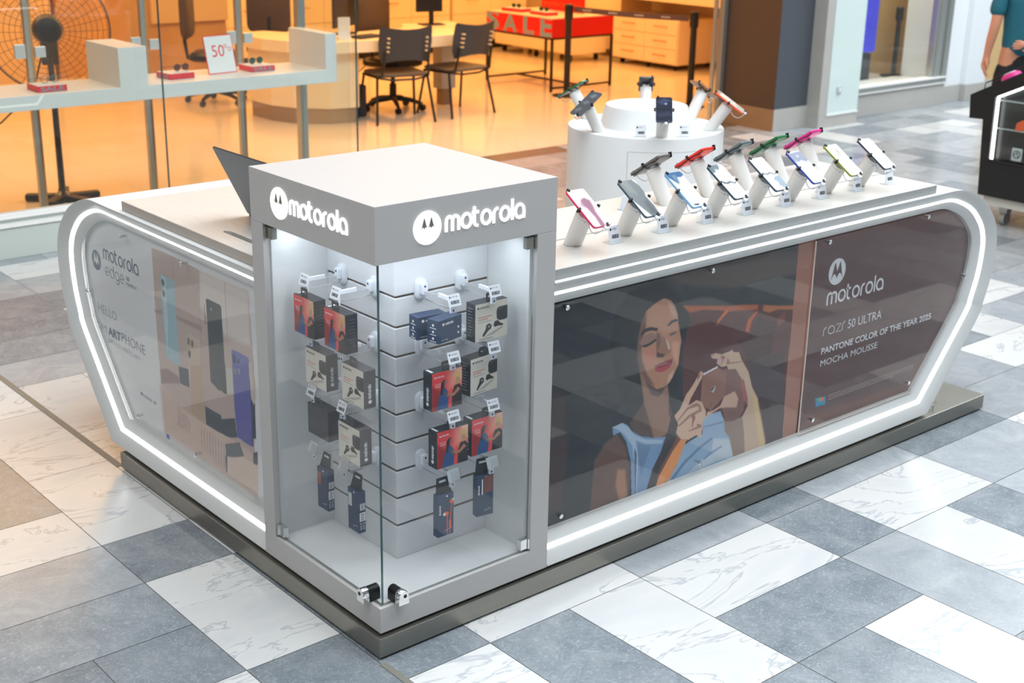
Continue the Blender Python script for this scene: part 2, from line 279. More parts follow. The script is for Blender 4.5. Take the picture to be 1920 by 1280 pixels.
ART_R=[((84,72,66),70,[(910,1086),(1992,913),(2022,698),(1351,810),(1326,865),(1202,950),(1036,925),(872,988)]),
((30,38,46),30,[(1311,891),(1595,827),(1748,832),(1935,816),(1951,700),(1317,816)]),
((60,42,42),40,[(714,673),(785,616),(803,401),(784,204),(695,231),(680,681)]),
((86,40,36),5,[(1317,819),(1543,775),(1638,761),(1747,740),(1836,720),(1951,700),(1969,283),(1714,83),(1354,393),(1332,641),(1354,770)]),
((176,88,48),8,[(1317,819),(1543,775),(1638,761),(1723,745),(1719,727),(1640,739),(1557,751),(1534,759),(1430,783),(1352,786)]),
((178,104,50),8,[(1751,739),(1836,720),(1932,703),(1928,687),(1838,705),(1789,702),(1750,717)]),
((200,96,46),6,[(1545,761),(1563,753),(1525,729),(1499,710),(1508,732)]),
((196,86,42),6,[(1702,718),(1725,722),(1693,691),(1680,649),(1661,657),(1669,696)]),
((120,60,44),20,[(1841,675),(1889,690),(1882,650),(1846,636)]),
((64,34,36),15,[(1729,697),(1831,660),(1822,535),(1713,517),(1617,629),(1677,625)]),
((62,42,44),25,[(1688,531),(1897,532),(1947,147),(1834,139),(1763,373),(1705,466)]),
((166,112,92),1,[(1925,957),(2036,956),(2011,22),(1936,43),(1924,426),(1927,704)]),
((94,64,60),1,[(2024,992),(3240,939),(3463,42),(2829,117),(2021,140),(2026,192)]),
((112,70,62),60,[(2024,992),(2940,954),(3109,855),(2673,895),(2282,907),(2031,901)]),
((124,86,72),40,[(2081,232),(2754,206),(3115,571),(3163,562),(2829,117),(2030,162)]),
((14,22,28),14,[(1010,869),(1056,916),(1132,913),(1183,921),(1219,918),(1244,897),(1270,869),(1295,830),(1347,789),(1367,746),(1331,722),(1324,684),(1329,624),(1314,547),(1315,405),(1251,381),(1086,463),(1004,638),(977,757),(991,847)]),
((88,66,60),10,[(1086,445),(1172,526),(1285,461),(1318,378),(1274,347),(1208,360),(1148,380),(1107,406)]),
((150,112,92),10,[(1121,630),(1194,563),(1265,547),(1277,496),(1279,434),(1318,363),(1215,349),(1151,506)]),
((92,72,66),14,[(1144,602),(1211,547),(1260,540),(1225,508),(1186,525)]),
((186,134,106),4,[(1223,864),(1256,849),(1279,825),(1294,796),(1301,759),(1312,726),(1322,692),(1318,654),(1314,607),(1295,575),(1275,548),(1244,539),(1212,539),(1173,568),(1133,612),(1117,659),(1108,706),(1110,752),(1120,795),(1138,833),(1178,852)]),
((112,80,70),14,[(1124,810),(1141,829),(1142,776),(1125,726),(1129,667),(1159,606),(1200,554),(1173,568),(1127,617),(1108,668),(1104,715),(1110,760)]),
((200,158,138),20,[(1244,844),(1263,834),(1281,810),(1293,780),(1278,783),(1260,802)]),
((14,22,28),9,[(1114,804),(1135,836),(1177,856),(1218,864),(1250,857),(1276,837),(1296,807),(1307,758),(1330,738),(1336,791),(1287,858),(1242,893),(1174,906),(1110,869),(1094,808)]),
((216,158,130),14,[(1274,699),(1312,690),(1313,647),(1308,608),(1290,632),(1277,663)]),
((196,128,106),16,[(1132,701),(1184,698),(1197,664),(1178,637),(1146,652)]),
((150,114,98),6,[(1114,728),(1134,747),(1169,753),(1197,738),(1195,723),(1172,716),(1137,706)]),
((122,88,76),8,[(1196,750),(1215,738),(1221,698),(1203,659),(1196,711)]),
((158,112,90),6,[(1218,730),(1240,721),(1267,680),(1269,660),(1240,651),(1205,658),(1201,675),(1215,699)]),
((205,182,168),4,[(1239,721),(1258,698),(1269,676),(1260,670),(1250,692)]),
((84,56,50),4,[(1201,677),(1223,666),(1242,660),(1235,650),(1203,657)]),
((40,40,46),3,[(1117,758),(1134,772),(1168,772),(1200,762),(1198,752),(1169,760),(1141,759),(1124,749)]),
((52,54,62),3,[(1245,761),(1262,775),(1283,778),(1299,772),(1295,768),(1274,767),(1256,759)]),
((48,40,44),3,[(1123,715),(1157,715),(1192,726),(1199,719),(1173,709),(1142,705)]),
((110,92,90),4,[(1256,728),(1277,731),(1298,729),(1288,724),(1267,720)]),
((134,52,60),3,[(1190,626),(1221,632),(1252,634),(1284,634),(1281,620),(1254,614),(1217,615)]),
((180,76,84),3,[(1195,620),(1222,616),(1257,615),(1281,620),(1273,607),(1250,598),(1223,598),(1201,608)]),
((214,170,148),10,[(1268,578),(1291,592),(1288,565),(1259,548)]),
((98,68,58),14,[(927,348),(975,404),(1030,419),(1071,367),(1095,302),(1103,247),(1104,171),(914,152),(922,276)]),
((166,118,88),16,[(1038,288),(1077,277),(1094,174),(1056,162),(1032,229)]),
((120,154,192),2,[(1005,452),(1052,455),(1076,440),(1102,411),(1148,381),(1208,360),(1274,347),(1321,339),(1253,296),(1218,237),(1193,160),(1129,152),(1114,168),(1102,300),(1075,381),(1044,424),(1011,420)]),
((168,192,214),3,[(1005,452),(1052,455),(1076,440),(1113,397),(1169,364),(1260,338),(1251,327),(1170,347),(1119,375),(1138,312),(1141,160),(1129,163),(1121,279),(1106,358),(1069,405),(1039,431)]),
((84,104,130),3,[(1116,348),(1129,322),(1136,161),(1131,163),(1121,279)]),
((104,134,170),8,[(1130,359),(1200,333),(1175,280),(1158,231),(1140,289)]),
((150,180,208),2,[(1463,376),(1554,376),(1581,330),(1596,287),(1641,236),(1711,164),(1495,160),(1265,147),(1303,182),(1336,220),(1366,289),(1464,309)]),
((196,208,220),10,[(1527,274),(1606,253),(1704,170),(1547,177),(1388,166),(1438,191),(1521,224)]),
((100,124,158),4,[(1576,324),(1478,331),(1451,334),(1478,335),(1573,329)]),
((108,134,168),5,[(1515,281),(1453,262),(1372,225),(1309,173),(1325,168),(1383,214),(1459,252),(1521,273)]),
((128,154,186),5,[(1575,233),(1510,223),(1474,205),(1485,200),(1522,214),(1581,226)]),
((52,48,52),4,[(1294,422),(1345,352),(1340,296),(1279,228),(1247,175),(1184,155),(1212,239),(1253,300),(1282,376)]),
((232,152,90),6,[(1338,323),(1383,308),(1345,233),(1299,172),(1233,164),(1254,219),(1315,287)]),
((120,74,58),6,[(1331,336),(1353,319),(1310,281),(1255,211),(1231,187),(1258,241),(1304,298)]),
((218,178,152),2,[(1433,558),(1447,545),(1441,527),(1411,489),(1390,463),(1378,438),(1420,449),(1450,435),(1476,393),(1476,368),(1462,358),(1462,333),(1458,295),(1432,312),(1390,305),(1350,319),(1324,347),(1331,380),(1309,417),(1336,435),(1364,483),(1395,510),(1416,536)]),
((150,112,96),3,[(1374,432),(1325,392),(1324,386),(1379,424),(1432,425),(1438,409),(1386,401),(1332,373),(1337,368),(1396,392),(1453,399),(1441,426),(1421,438)]),
((140,98,84),3,[(1443,352),(1428,356),(1437,345),(1391,340),(1387,336),(1449,336),(1459,341)]),
((150,106,92),3,[(1439,552),(1431,536),(1418,522),(1419,539)]),
((150,84,92),1.5,[(1398,398),(1415,398),(1422,382),(1414,366),(1409,348),(1404,353),(1406,375)]),
((132,92,84),5,[(1557,536),(1623,524),(1674,474),(1695,397),(1684,342),(1651,313),(1588,329),(1563,379),(1563,457)]),
((212,172,150),4,[(1483,388),(1513,387),(1551,396),(1571,427),(1627,434),(1651,400),(1645,366),(1583,381),(1548,386),(1480,369)]),
((150,126,112),6,[(1578,328),(1640,316),(1691,325),(1715,153),(1653,151),(1617,253),(1588,286)]),
((150,104,88),1.5,[(1447,539),(1521,552),(1576,517),(1571,427),(1503,388),(1472,408),(1442,443),(1442,513)]),
((222,222,224),1.5,[(1445,543),(1521,555),(1524,548),(1450,536)]),
((196,196,200),1.5,[(1504,479),(1516,480),(1519,471),(1509,456),(1498,462),(1500,472)]),
((70,60,60),1.5,[(1509,478),(1514,475),(1505,467),(1498,465),(1499,473)]),
((116,78,68),1.5,[(1493,413),(1507,419),(1510,415),(1496,409)]),
((206,176,150),2,[(1479,606),(1505,607),(1541,595),(1595,599),(1606,588),(1634,583),(1653,549),(1697,493),(1725,426),(1763,373),(1774,327),(1829,175),(1844,99),(1720,114),(1699,250),(1681,320),(1708,358),(1678,394),(1658,477),(1623,521),(1582,528),(1571,546),(1551,544),(1536,551),(1515,566),(1518,582),(1488,591)]),
((168,96,88),4,[(1658,477),(1675,466),(1704,387),(1708,358),(1678,394)]),
((220,190,140),16,[(1728,403),(1760,374),(1786,309),(1832,178),(1798,168),(1755,309)]),
((160,112,104),2,[(1528,580),(1539,588),(1541,593),(1531,597),(1562,580),(1553,571),(1545,559),(1538,553),(1541,569),(1545,578)]),
((160,112,104),2,[(1573,574),(1590,553),(1656,543),(1654,540),(1600,547),(1585,548),(1568,551)]),
((190,140,140),2,[(1481,604),(1494,605),(1501,600),(1488,596)]),
((200,160,168),2,[(1518,579),(1532,586),(1537,578),(1524,569)]),
((200,160,168),2,[(1541,567),(1555,574),(1561,568),(1550,558)]),
((46,150,190),1,[(2119,288),(2184,281),(2187,247),(2127,251)]),
((224,120,70),1.5,[(2141,283),(2174,280),(2172,265),(2144,267)]),
((120,190,90),1,[(2134,283),(2152,281),(2151,270),(2139,271)])]
ART_L=[((196,178,170),1,[(1516,911),(1340,914),(1166,908),(988,908),(831,913),(815,592),(854,217),(1510,385),(1520,512)]),
((204,180,168),30,[(1524,384),(1194,360),(823,324),(835,179),(1516,195)]),
((224,216,210),30,[(1159,908),(831,913),(835,725),(1001,715),(1175,776)]),
((170,152,146),14,[(1528,672),(1463,689),(1169,706),(1164,685),(1363,684),(1521,666)]),
((176,158,150),2,[(1354,907),(1351,907),(1361,692),(1364,691)]),
((176,158,150),2,[(1169,908),(1166,908),(1188,486),(1191,485)]),
((176,158,150),2,[(988,908),(985,909),(984,684),(987,683)]),
((150,128,124),14,[(1515,446),(1460,466),(1360,462),(1363,436),(1514,391)]),
((60,78,92),2,[(1363,503),(1288,513),(1287,443),(1359,438)]),
((150,128,124),1.5,[(1056,303),(1052,303),(1059,207),(1063,205)]),
((150,128,124),1.5,[(1075,305),(1071,305),(1079,210),(1083,208)]),
((150,128,124),1.5,[(1095,308),(1091,308),(1098,213),(1102,211)]),
((150,128,124),1.5,[(1115,310),(1111,310),(1118,216),(1122,214)]),
((150,128,124),1.5,[(1135,312),(1131,312),(1138,218),(1142,217)]),
((150,128,124),1.5,[(1155,315),(1151,315),(1158,221),(1163,220)]),
((150,128,124),1.5,[(1175,317),(1171,317),(1179,224),(1183,223)]),
((150,128,124),1.5,[(1196,320),(1192,320),(1199,228),(1203,226)]),
((150,128,124),1.5,[(1216,322),(1212,322),(1220,231),(1224,229)]),
((150,130,128),1.5,[(1305,311),(1301,311),(1306,257),(1310,255)]),
((150,130,128),1.5,[(1319,316),(1315,316),(1321,258),(1325,256)]),
((150,130,128),1.5,[(1334,320),(1329,321),(1336,259),(1340,257)]),
((150,130,128),1.5,[(1348,325),(1344,325),(1350,260),(1355,258)]),
((150,130,128),1.5,[(1362,330),(1358,330),(1365,261),(1370,259)]),
((150,130,128),1.5,[(1377,334),(1372,335),(1380,262),(1385,261)]),
((150,130,128),1.5,[(1391,339),(1387,340),(1395,263),(1400,262)]),
((68,82,94),3,[(1177,407),(1064,410),(1060,396),(965,430),(957,361),(1011,343),(1118,336),(1177,337)]),
((72,86,96),2,[(1045,307),(943,348),(914,308),(980,277),(1042,263)]),
((60,76,90),2,[(1049,265),(1032,262),(1039,200),(1048,199)]),
((50,70,84),2,[(850,342),(820,356),(824,305),(853,303)]),
((40,60,76),4,[(873,561),(823,526),(827,401),(852,392)]),
((222,200,186),6,[(1034,262),(918,302),(825,299),(833,200),(1041,197)]),
((160,196,206),1.5,[(1460,824),(1359,826),(1352,820),(1357,686),(1352,510),(1365,502),(1457,510),(1464,628),(1463,741)]),
((190,214,220),3,[(1455,820),(1420,822),(1423,638),(1446,533),(1455,630),(1455,743)]),
((96,112,112),1.5,[(1454,805),(1445,811),(1433,806),(1432,792),(1440,782),(1450,783),(1454,794)]),
((96,112,112),1.5,[(1453,764),(1445,769),(1432,764),(1433,749),(1441,742),(1451,746)]),
((206,188,170),1.5,[(1285,642),(1263,653),(1190,649),(1183,640),(1193,470),(1286,495),(1285,563)]),
((196,170,148),1.5,[(1271,530),(1178,561),(1181,333),(1198,330),(1285,344)]),
((120,124,122),1.5,[(1280,632),(1270,637),(1261,629),(1265,614),(1275,605),(1283,612)]),
((120,124,122),1.5,[(1254,630),(1243,635),(1234,628),(1238,612),(1248,605),(1256,612)]),
((60,70,76),1.5,[(1279,584),(1269,590),(1260,583),(1265,565),(1274,558),(1281,568)]),
((58,72,78),1.5,[(1124,814),(1114,817),(1028,817),(1018,811),(1017,600),(1020,530),(1065,498),(1125,516),(1123,609)]),
((64,78,84),1.5,[(1121,585),(1014,616),(1013,502),(1032,501),(1114,511)]),
((204,204,196),1.5,[(1010,601),(955,610),(960,519),(1011,503)]),
((196,200,196),1.5,[(1093,790),(1086,793),(1089,782),(1094,781)]),
((92,88,86),1,[(1143,789),(1138,790),(1135,722),(1140,720)]),
((104,116,180),1.5,[(964,674),(951,680),(855,681),(848,670),(851,545),(855,509),(964,474),(964,583)]),
((96,100,172),1.5,[(957,621),(857,661),(855,567),(851,365),(870,359),(956,365),(964,474)]),
((58,70,110),1.5,[(958,661),(949,667),(936,658),(937,640),(948,630),(958,640)]),
((58,70,110),1.5,[(930,651),(921,657),(912,653),(913,644),(922,637),(929,641)]),
((120,140,150),1.5,[(959,613),(949,619),(935,615),(936,600),(947,593),(959,597)]),
((150,156,190),1.5,[(926,619),(919,624),(912,620),(914,606),(921,600),(927,606)]),
((60,64,120),1,[(850,625),(839,625),(846,367),(855,362)]),
((206,200,190),1.5,[(853,662),(832,669),(826,575),(827,517),(847,538)])]
# ================================================================ FLOOR
def floor_tiles():
    m = .3225; g = .0013; X0 = -.02; Y0 = -.14; py = .327
    cells = {}; tiles = []
    def put(i, j, wi, hj, tone):
        for a in range(wi):
            for b in range(hj): cells[(i+a, j+b)] = 1
        tiles.append((i, j, wi, hj, tone))
    W, G, K = 1., .0, .18
    for t in [(0, 0, 1, 1, G), (1, 0, 2, 1, W), (3, 0, 2, 1, K), (5, 0, 1, 1, G), (6, 0, 2, 1, K), (8, 0, 2, 1, G),
              (0, -2, 1, 2, W), (1, -2, 1, 2, G), (2, -2, 1, 2, W), (3, -1, 2, 1, W), (3, -2, 2, 1, G), (5, -1, 1, 1, G), (6, -1, 2, 1, W), (8, -1, 2, 1, K),
              (5, -3, 1, 2, K), (6, -3, 1, 2, W), (7, -3, 1, 2, G), (8, -3, 1, 2, K), (9, -2, 2, 1, G), (3, -4, 1, 2, G), (4, -4, 1, 2, W), (5, -5, 1, 2, G), (2, -4, 1, 2, G), (1, -4, 1, 2, W), (0, -4, 1, 2, G), (6, -4, 2, 1, W),
              (-1, 4, 1, 2, W), (-1, 3, 1, 1, G), (-1, 1, 1, 2, W), (-1, -1, 1, 2, G), (-2, 5, 1, 2, G), (-3, 4, 2, 1, W), (-3, 3, 2, 1, K), (-3, 2, 2, 1, G), (-2, 1, 1, 1, G), (-2, -1, 1, 2, W), (-3, 0, 1, 2, G),
              (-1, 6, 1, 2, W), (-2, 7, 1, 2, W), (-1, 8, 1, 2, W), (-3, 5, 1, 2, G), (-2, 9, 1, 1, W), (-4, 6, 1, 2, W),
              (0, 6, 1, 1, W), (0, 7, 1, 2, W), (0, 9, 2, 1, K), (0, 5, 2, 1, W), (1, 6, 1, 2, W), (1, 8, 1, 1, W), (2, 8, 1, 1, G), (2, 9, 2, 1, G), (0, 10, 2, 1, G), (2, 10, 2, 1, K), (0, 11, 2, 1, G), (2, 11, 2, 1, W)]:
        put(*t)
    rnd = random.Random(11)
    for j in range(-12, 17):
        for i in range(-16, 52):
            if (i, j) in cells: continue
            far = i > 9 or j > 8
            q = rnd.random(); tone = (W if q > .80 else K if q > .28 else G) if far else (W if q > .55 else K if q > .4 else G)
            if rnd.random() < .5 and (i+1, j) not in cells: put(i, j, 2, 1, tone)
            elif rnd.random() < .6 and (i, j+1) not in cells: put(i, j, 1, 2, tone)
            else: put(i, j, 1, 1, tone)
    vs = []; fs = []; cols = []
    def quad(x0, x1, y0, y1, z, c):
        o = len(vs); vs.extend([(x0, y0, z), (x1, y0, z), (x1, y1, z), (x0, y1, z)]); fs.append((o, o+1, o+2, o+3)); cols.append(c)
    quad(-5.3, 16.9, -4.1, 5.66, -.0016, (.25, .5, .5, 1))
    for i, j, wi, hj, tone in tiles:
        x0, x1, y0, y1 = X0+i*m, X0+(i+wi)*m, Y0+j*py, Y0+(j+hj)*py
        y1c = min(y1, 5.64)
        if y0 > 5.6: continue
        quad(x0+g, x1-g, y0+g, y1c-g, 0, (tone, rnd.random(), rnd.random(), 1))
    me = bpy.data.meshes.new('floor'); me.from_pydata(vs, [], fs)
    at = me.color_attributes.new('tile', 'FLOAT_COLOR', 'CORNER')
    at.data.foreach_set('color', [c for q in cols for _ in range(4) for c in q])
    o = bpy.data.objects.new('floor', me); COL.objects.link(o); o['kind'] = 'structure'
    m_ = bpy.data.materials.new('marble_tiles'); m_.use_nodes = True; nt = m_.node_tree; N = nt.nodes; L = nt.links; b = N['Principled BSDF']
    a = N.new('ShaderNodeAttribute'); a.attribute_name = 'tile'; sp = N.new('ShaderNodeSeparateColor'); L.new(a.outputs['Color'], sp.inputs[0])
    tc = N.new('ShaderNodeTexCoord'); sc = N.new('ShaderNodeVectorMath'); sc.operation = 'SCALE'; sc.inputs['Scale'].default_value = 37
    L.new(a.outputs['Color'], sc.inputs[0]); ad = N.new('ShaderNodeVectorMath'); L.new(tc.outputs['Object'], ad.inputs[0]); L.new(sc.outputs[0], ad.inputs[1])
    def noise(scale, detail, dist=0, rough=.55, vec=None):
        n = N.new('ShaderNodeTexNoise'); n.inputs['Scale'].default_value = scale; n.inputs['Detail'].default_value = detail; n.inputs['Distortion'].default_value = dist; n.inputs['Roughness'].default_value = rough
        L.new((vec or ad).outputs[0], n.inputs[0]); return n
    def ramp(src, st):
        r = N.new('ShaderNodeValToRGB'); e = r.color_ramp.elements
        while len(e) < len(st): e.new(.5)
        for k, (p, c) in enumerate(st): e[k].position = p; e[k].color = lin(c)
        L.new(src, r.inputs[0]); return r
    mp = N.new('ShaderNodeMapping'); mp.inputs['Scale'].default_value = (1, 2.6, 1); mp.inputs['Rotation'].default_value = (0, 0, .5); L.new(ad.outputs[0], mp.inputs[0])
    veinw = noise(1.5, 5, .9, .55, mp)
    rw = ramp(veinw.outputs[0], [(0, (192, 194, 195)), (.36, (200, 201, 199)), (.484, (202, 202, 200)), (.497, (166, 171, 175)), (.51, (201, 201, 199)), (.66, (192, 194, 195)), (1, (204, 202, 197))])
    gn = noise(6, 9, .6, .7)
    rg = ramp(gn.outputs[0], [(.25, (102, 110, 118)), (.45, (118, 126, 132)), (.55, (128, 135, 140)), (.64, (138, 144, 148)), (.8, (158, 163, 166))])
    gk = noise(5, 9, .8, .7)
    rk = ramp(gk.outputs[0], [(.25, (136, 142, 147)), (.5, (152, 157, 161)), (.65, (166, 170, 172)), (.85, (184, 187, 188))])
    fine = noise(34, 7, 3.0, .75); rf = ramp(fine.outputs[0], [(.50, (0, 0, 0)), (.66, (255, 255, 255))])
    gm = N.new('ShaderNodeMix'); gm.data_type = 'RGBA'; gm.inputs[7].default_value = lin((176, 184, 190))
    mf = N.new('ShaderNodeMath'); mf.operation = 'MULTIPLY'; mf.inputs[1].default_value = .5; L.new(rf.outputs[0], mf.inputs[0]); L.new(mf.outputs[0], gm.inputs[0])
    def gt(v):
        n = N.new('ShaderNodeMath'); n.operation = 'GREATER_THAN'; n.inputs[1].default_value = v; L.new(sp.outputs[0], n.inputs[0]); return n
    m1 = N.new('ShaderNodeMix'); m1.data_type = 'RGBA'; L.new(gt(.1).outputs[0], m1.inputs[0]); L.new(rg.outputs[0], m1.inputs[6]); L.new(rk.outputs[0], m1.inputs[7])
    L.new(m1.outputs[2], gm.inputs[6])
    m2 = N.new('ShaderNodeMix'); m2.data_type = 'RGBA'; L.new(gt(.5).outputs[0], m2.inputs[0]); L.new(gm.outputs[2], m2.inputs[6]); L.new(rw.outputs[0], m2.inputs[7])
    hv = N.new('ShaderNodeHueSaturation'); mr = N.new('ShaderNodeMapRange'); mr.inputs[3].default_value = .90; mr.inputs[4].default_value = 1.08
    L.new(sp.outputs[1], mr.inputs[0]); L.new(mr.outputs[0], hv.inputs['Value']); L.new(m2.outputs[2], hv.inputs['Color'])
    eq = N.new('ShaderNodeMath'); eq.operation = 'COMPARE'; eq.inputs[1].default_value = .25; eq.inputs[2].default_value = .02; L.new(sp.outputs[0], eq.inputs[0])
    m3 = N.new('ShaderNodeMix'); m3.data_type = 'RGBA'; L.new(eq.outputs[0], m3.inputs[0]); L.new(hv.outputs[0], m3.inputs[6]); m3.inputs[7].default_value = lin((96, 92, 84))
    L.new(m3.outputs[2], b.inputs['Base Color']); b.inputs['Roughness'].default_value = .24; b.inputs['Specular IOR Level'].default_value = .45
    rr = N.new('ShaderNodeMapRange'); rr.inputs[3].default_value = .14; rr.inputs[4].default_value = .30; L.new(gn.outputs[0], rr.inputs[0]); L.new(rr.outputs[0], b.inputs['Roughness'])
    me.materials.append(m_); return o
floor_tiles()
tag(box('expansion_joint', -.022, .004, 1.74, 7.9*.6, .0002, .0022, 'stripm'), 'narrow grey metal expansion strip set in the floor left of the kiosk', 'floor strip')
tag(box('expansion_joint', -.026, -.004, -1.6, -.03, .0002, .0022, 'stripm'), 'narrow grey metal expansion strip in the floor below the kiosk corner', 'floor strip')
# shop floor: glossy beige tiles
def shop_floor():
    mb = MB(); s = .62
    x = -4.0
    while x < 14:
        y = 5.655
        while y < 13:
            mb.add([(x+.001, y+.001, 0), (x+s-.001, y+.001, 0), (x+s-.001, y+s-.001, 0), (x+.001, y+s-.001, 0)], [(0, 1, 2, 3)]); y += s
        x += s
    mb.add([(-4, 5.66, -.0012), (14.3, 5.66, -.0012), (14.3, 13, -.0012), (-4, 13, -.0012)], [(0, 1, 2, 3)], 1)
    mt = mat('polished_beige_tile', (226, 208, 182), .12, noise=.05, scale=3); gr = mat('beige_grout', (150, 130, 104), .7)
    tag(mb.build('floor', [mt, gr]), kind='structure')
shop_floor()
# ================================================================ SHOP FRONT
def st(o): o['kind'] = 'structure'; return o
wl = MB(); wl.box(-5, 3.34, 4.88, 5.06, 0, .187); st(wl.build('wall_shopfront', 'sillg', bevel=.004))
s = MB(); s.box(-5, 3.34, 4.87, 5.06, .187, .197); s.box(-5, 3.34, 4.955, 5.05, .197, .222, 1); s.box(-5, 3.34, 4.935, 5.06, .222, .232); s.box(-5, 3.34, 4.985, 5.04, .232, .246)
st(s.build('trim_1', ['sillw', 'sillg'], bevel=.003))
st(box('window_1', -5, 1.868, 5.000, 5.010, .246, 2.9, 'shopglass'))
st(box('window_2', 1.874, 3.32, 5.000, 5.010, .246, 2.9, 'shopglass'))
jt = MB(); jt.box(1.868, 1.874, 4.999, 5.012, .246, 2.9); jt.box(3.32, 3.326, 4.999, 5.012, .246, 2.9)
st(jt.build('trim_2', 'edge'))
w3 = box('window_3', 3.296, 3.306, 5.06, 5.66, .12, 2.9, 'shopglass'); st(w3)
fr = MB(); fr.box(3.27, 3.33, 5.66, 5.72, 0, 2.9); fr.box(3.28, 3.32, 5.10, 5.66, .07, .12); fr.box(3.285, 3.317, 5.655, 5.665, .12, 2.9)
fr.build('window_frame', 'steel2', w3, bevel=.003)
# threshold, ceilings & walls of the shop
st(box('ceiling', -5, 14.3, 5.0, 13, 3.0, 3.1, 'cream'))
st(box('wall_back', -5, 14.3, 12.4, 12.5, 0, 3, 'cream2'))
st(box('wall_left', -5, -4.9, 5.1, 12.4, 0, 3, 'cream2'))
st(box('wall_right', 13.6, 13.7, 5.2, 12.4, 0, 3, 'cream2'))
# big column and pillars right of the entrance
def pillar(name, x0, x1, y0, y1, label, mbody, mside, hb, zt=3.0):
    t = thing(name, label, 'column', ((x0+x1)/2, (y0+y1)/2, 0)); ox, oy = (x0+x1)/2, (y0+y1)/2
    a = MB(); a.box(x0-ox, x1-ox, y0-oy, y1-oy, hb, zt)
    a.build('shaft', mbody, t, bevel=.004)
    MB().box(x0-ox-.004, x1-ox+.004, y0-oy-.004, y1-oy+.004, 0, hb).build('skirting', mside, t, bevel=.003)
    return t
t = pillar('column', 7.92, 8.40, 5.02, 5.66, 'dark column with a brown side and slate grey front at the shop entrance', 'colg', 'stone', .20)
MB().box(-.243, -.24, -.322, .322, .2, 3).build('warm_side', 'brown', t)  # warm bounce from the shop put into the brown of this side
MB().box(-.2475, -.2445, -.326, .326, 0, .2).build('skirting', 'tanst', t)
MB().box(-.30, -.25, .30, .36, 0, 3).box(-.36, -.34, .34, .38, 0, 3).build('door_rail', 'steel2', t)
t = pillar('pillar', 8.40, 8.99, 4.875, 5.30, 'pillar clad in pale green back painted glass with a small wall socket', 'stone', 'stone', .105)
MB().box(-.18, .292, -.2165, -.2125, .125, 3).build('glass_cladding', 'frost', t)
MB().box(-.18, .295, -.224, -.2125, .105, .125).build('ledge', 'sillw', t)
so = MB().box(-.055, .005, -.232, -.2165, .31, .375).build('wall_socket', 'clampw', t, bevel=.004)
MB().box(-.042, -.008, -.236, -.232, .325, .36).build('socket_plate', 'plastic', so, bevel=.002)
# window bay to the right
b = MB(); b.box(8.99, 10.74, 5.05, 6.05, 0, .22); b.box(8.99, 10.74, 5.03, 5.6, .22, .235, 1); b.box(8.99, 10.74, 5.045, 5.12, .235, .28, 2); b.box(8.99, 10.74, 5.02, 5.15, .28, .295, 1)
st(b.build('wall_bay', ['stone', 'sillw', 'steel2'], bevel=.003))
w4 = st(box('window_4', 8.99, 10.52, 5.09, 5.10, .295, 2.9, 'shopglass'))
MB().box(10.50, 10.54, 5.07, 5.14, .295, 2.9).box(10.54, 10.62, 5.05, 5.14, .235, 2.9).box(10.62, 10.66, 5.07, 5.14, .235, 2.9).box(10.66, 10.74, 5.04, 5.14, .235, 2.9).build('window_frame', 'steel2', w4, bevel=.003)
st(box('wall_bay_back', 8.7, 12.2, 6.06, 6.12, 0, 3, 'tanwall')); st(box('wall_bay_side', 12.2, 12.26, 5.42, 6.12, 0, 3, 'tanwall'))
area('bay_fill_light', (10.2, 5.6, 2.85), 1.4, .4, 45, (1, .85, .66))  # added fill light that brightens the bay interior, no fitting there
t = thing('column', 'tall white square column between the bay window and the tan wall', 'column', (11.1, 5.3, 0))
MB().box(-.36, .02, -.2, .3, .17, 3.2).box(.02, .40, -.26, .3, .17, 3.2).build('shaft', 'colw', t, bevel=.006)
MB().box(-.362, .02, -.21, .3, 0, .17).box(.02, .41, -.27, .3, 0, .17).build('skirting', 'stone', t, bevel=.004)
st(box('wall_tan', 11.5, 16.9, 5.3, 5.4, .13, 3.2, 'tanwall')); st(box('baseboard_tan', 11.5, 16.9, 5.27, 5.4, 0, .13, 'stone'))
o = MB().box(9.62, 10.23, 5.60, 5.62, .52, 2.2).build('poster', 'violet'); tag(o, 'violet and blue poster hanging behind the bay window glass', 'poster')
o = MB().box(9.62, 10.23, 5.64, 6.0, .2205, .50).build('cabinet', 'chair'); tag(o, 'low dark cabinet below the violet poster in the bay window', 'cabinet')
t = thing('stanchion', 'dark queue post standing inside the bay window', 'queue post', (10.70, 5.66, .2205))
MB().lathe([(.14, 0), (.14, .012), (.03, .02), (.025, .025), (.025, .58), (.04, .60), (.04, .72), (.03, .73)], n=20).build('post', 'frame_b', t, smooth=True)
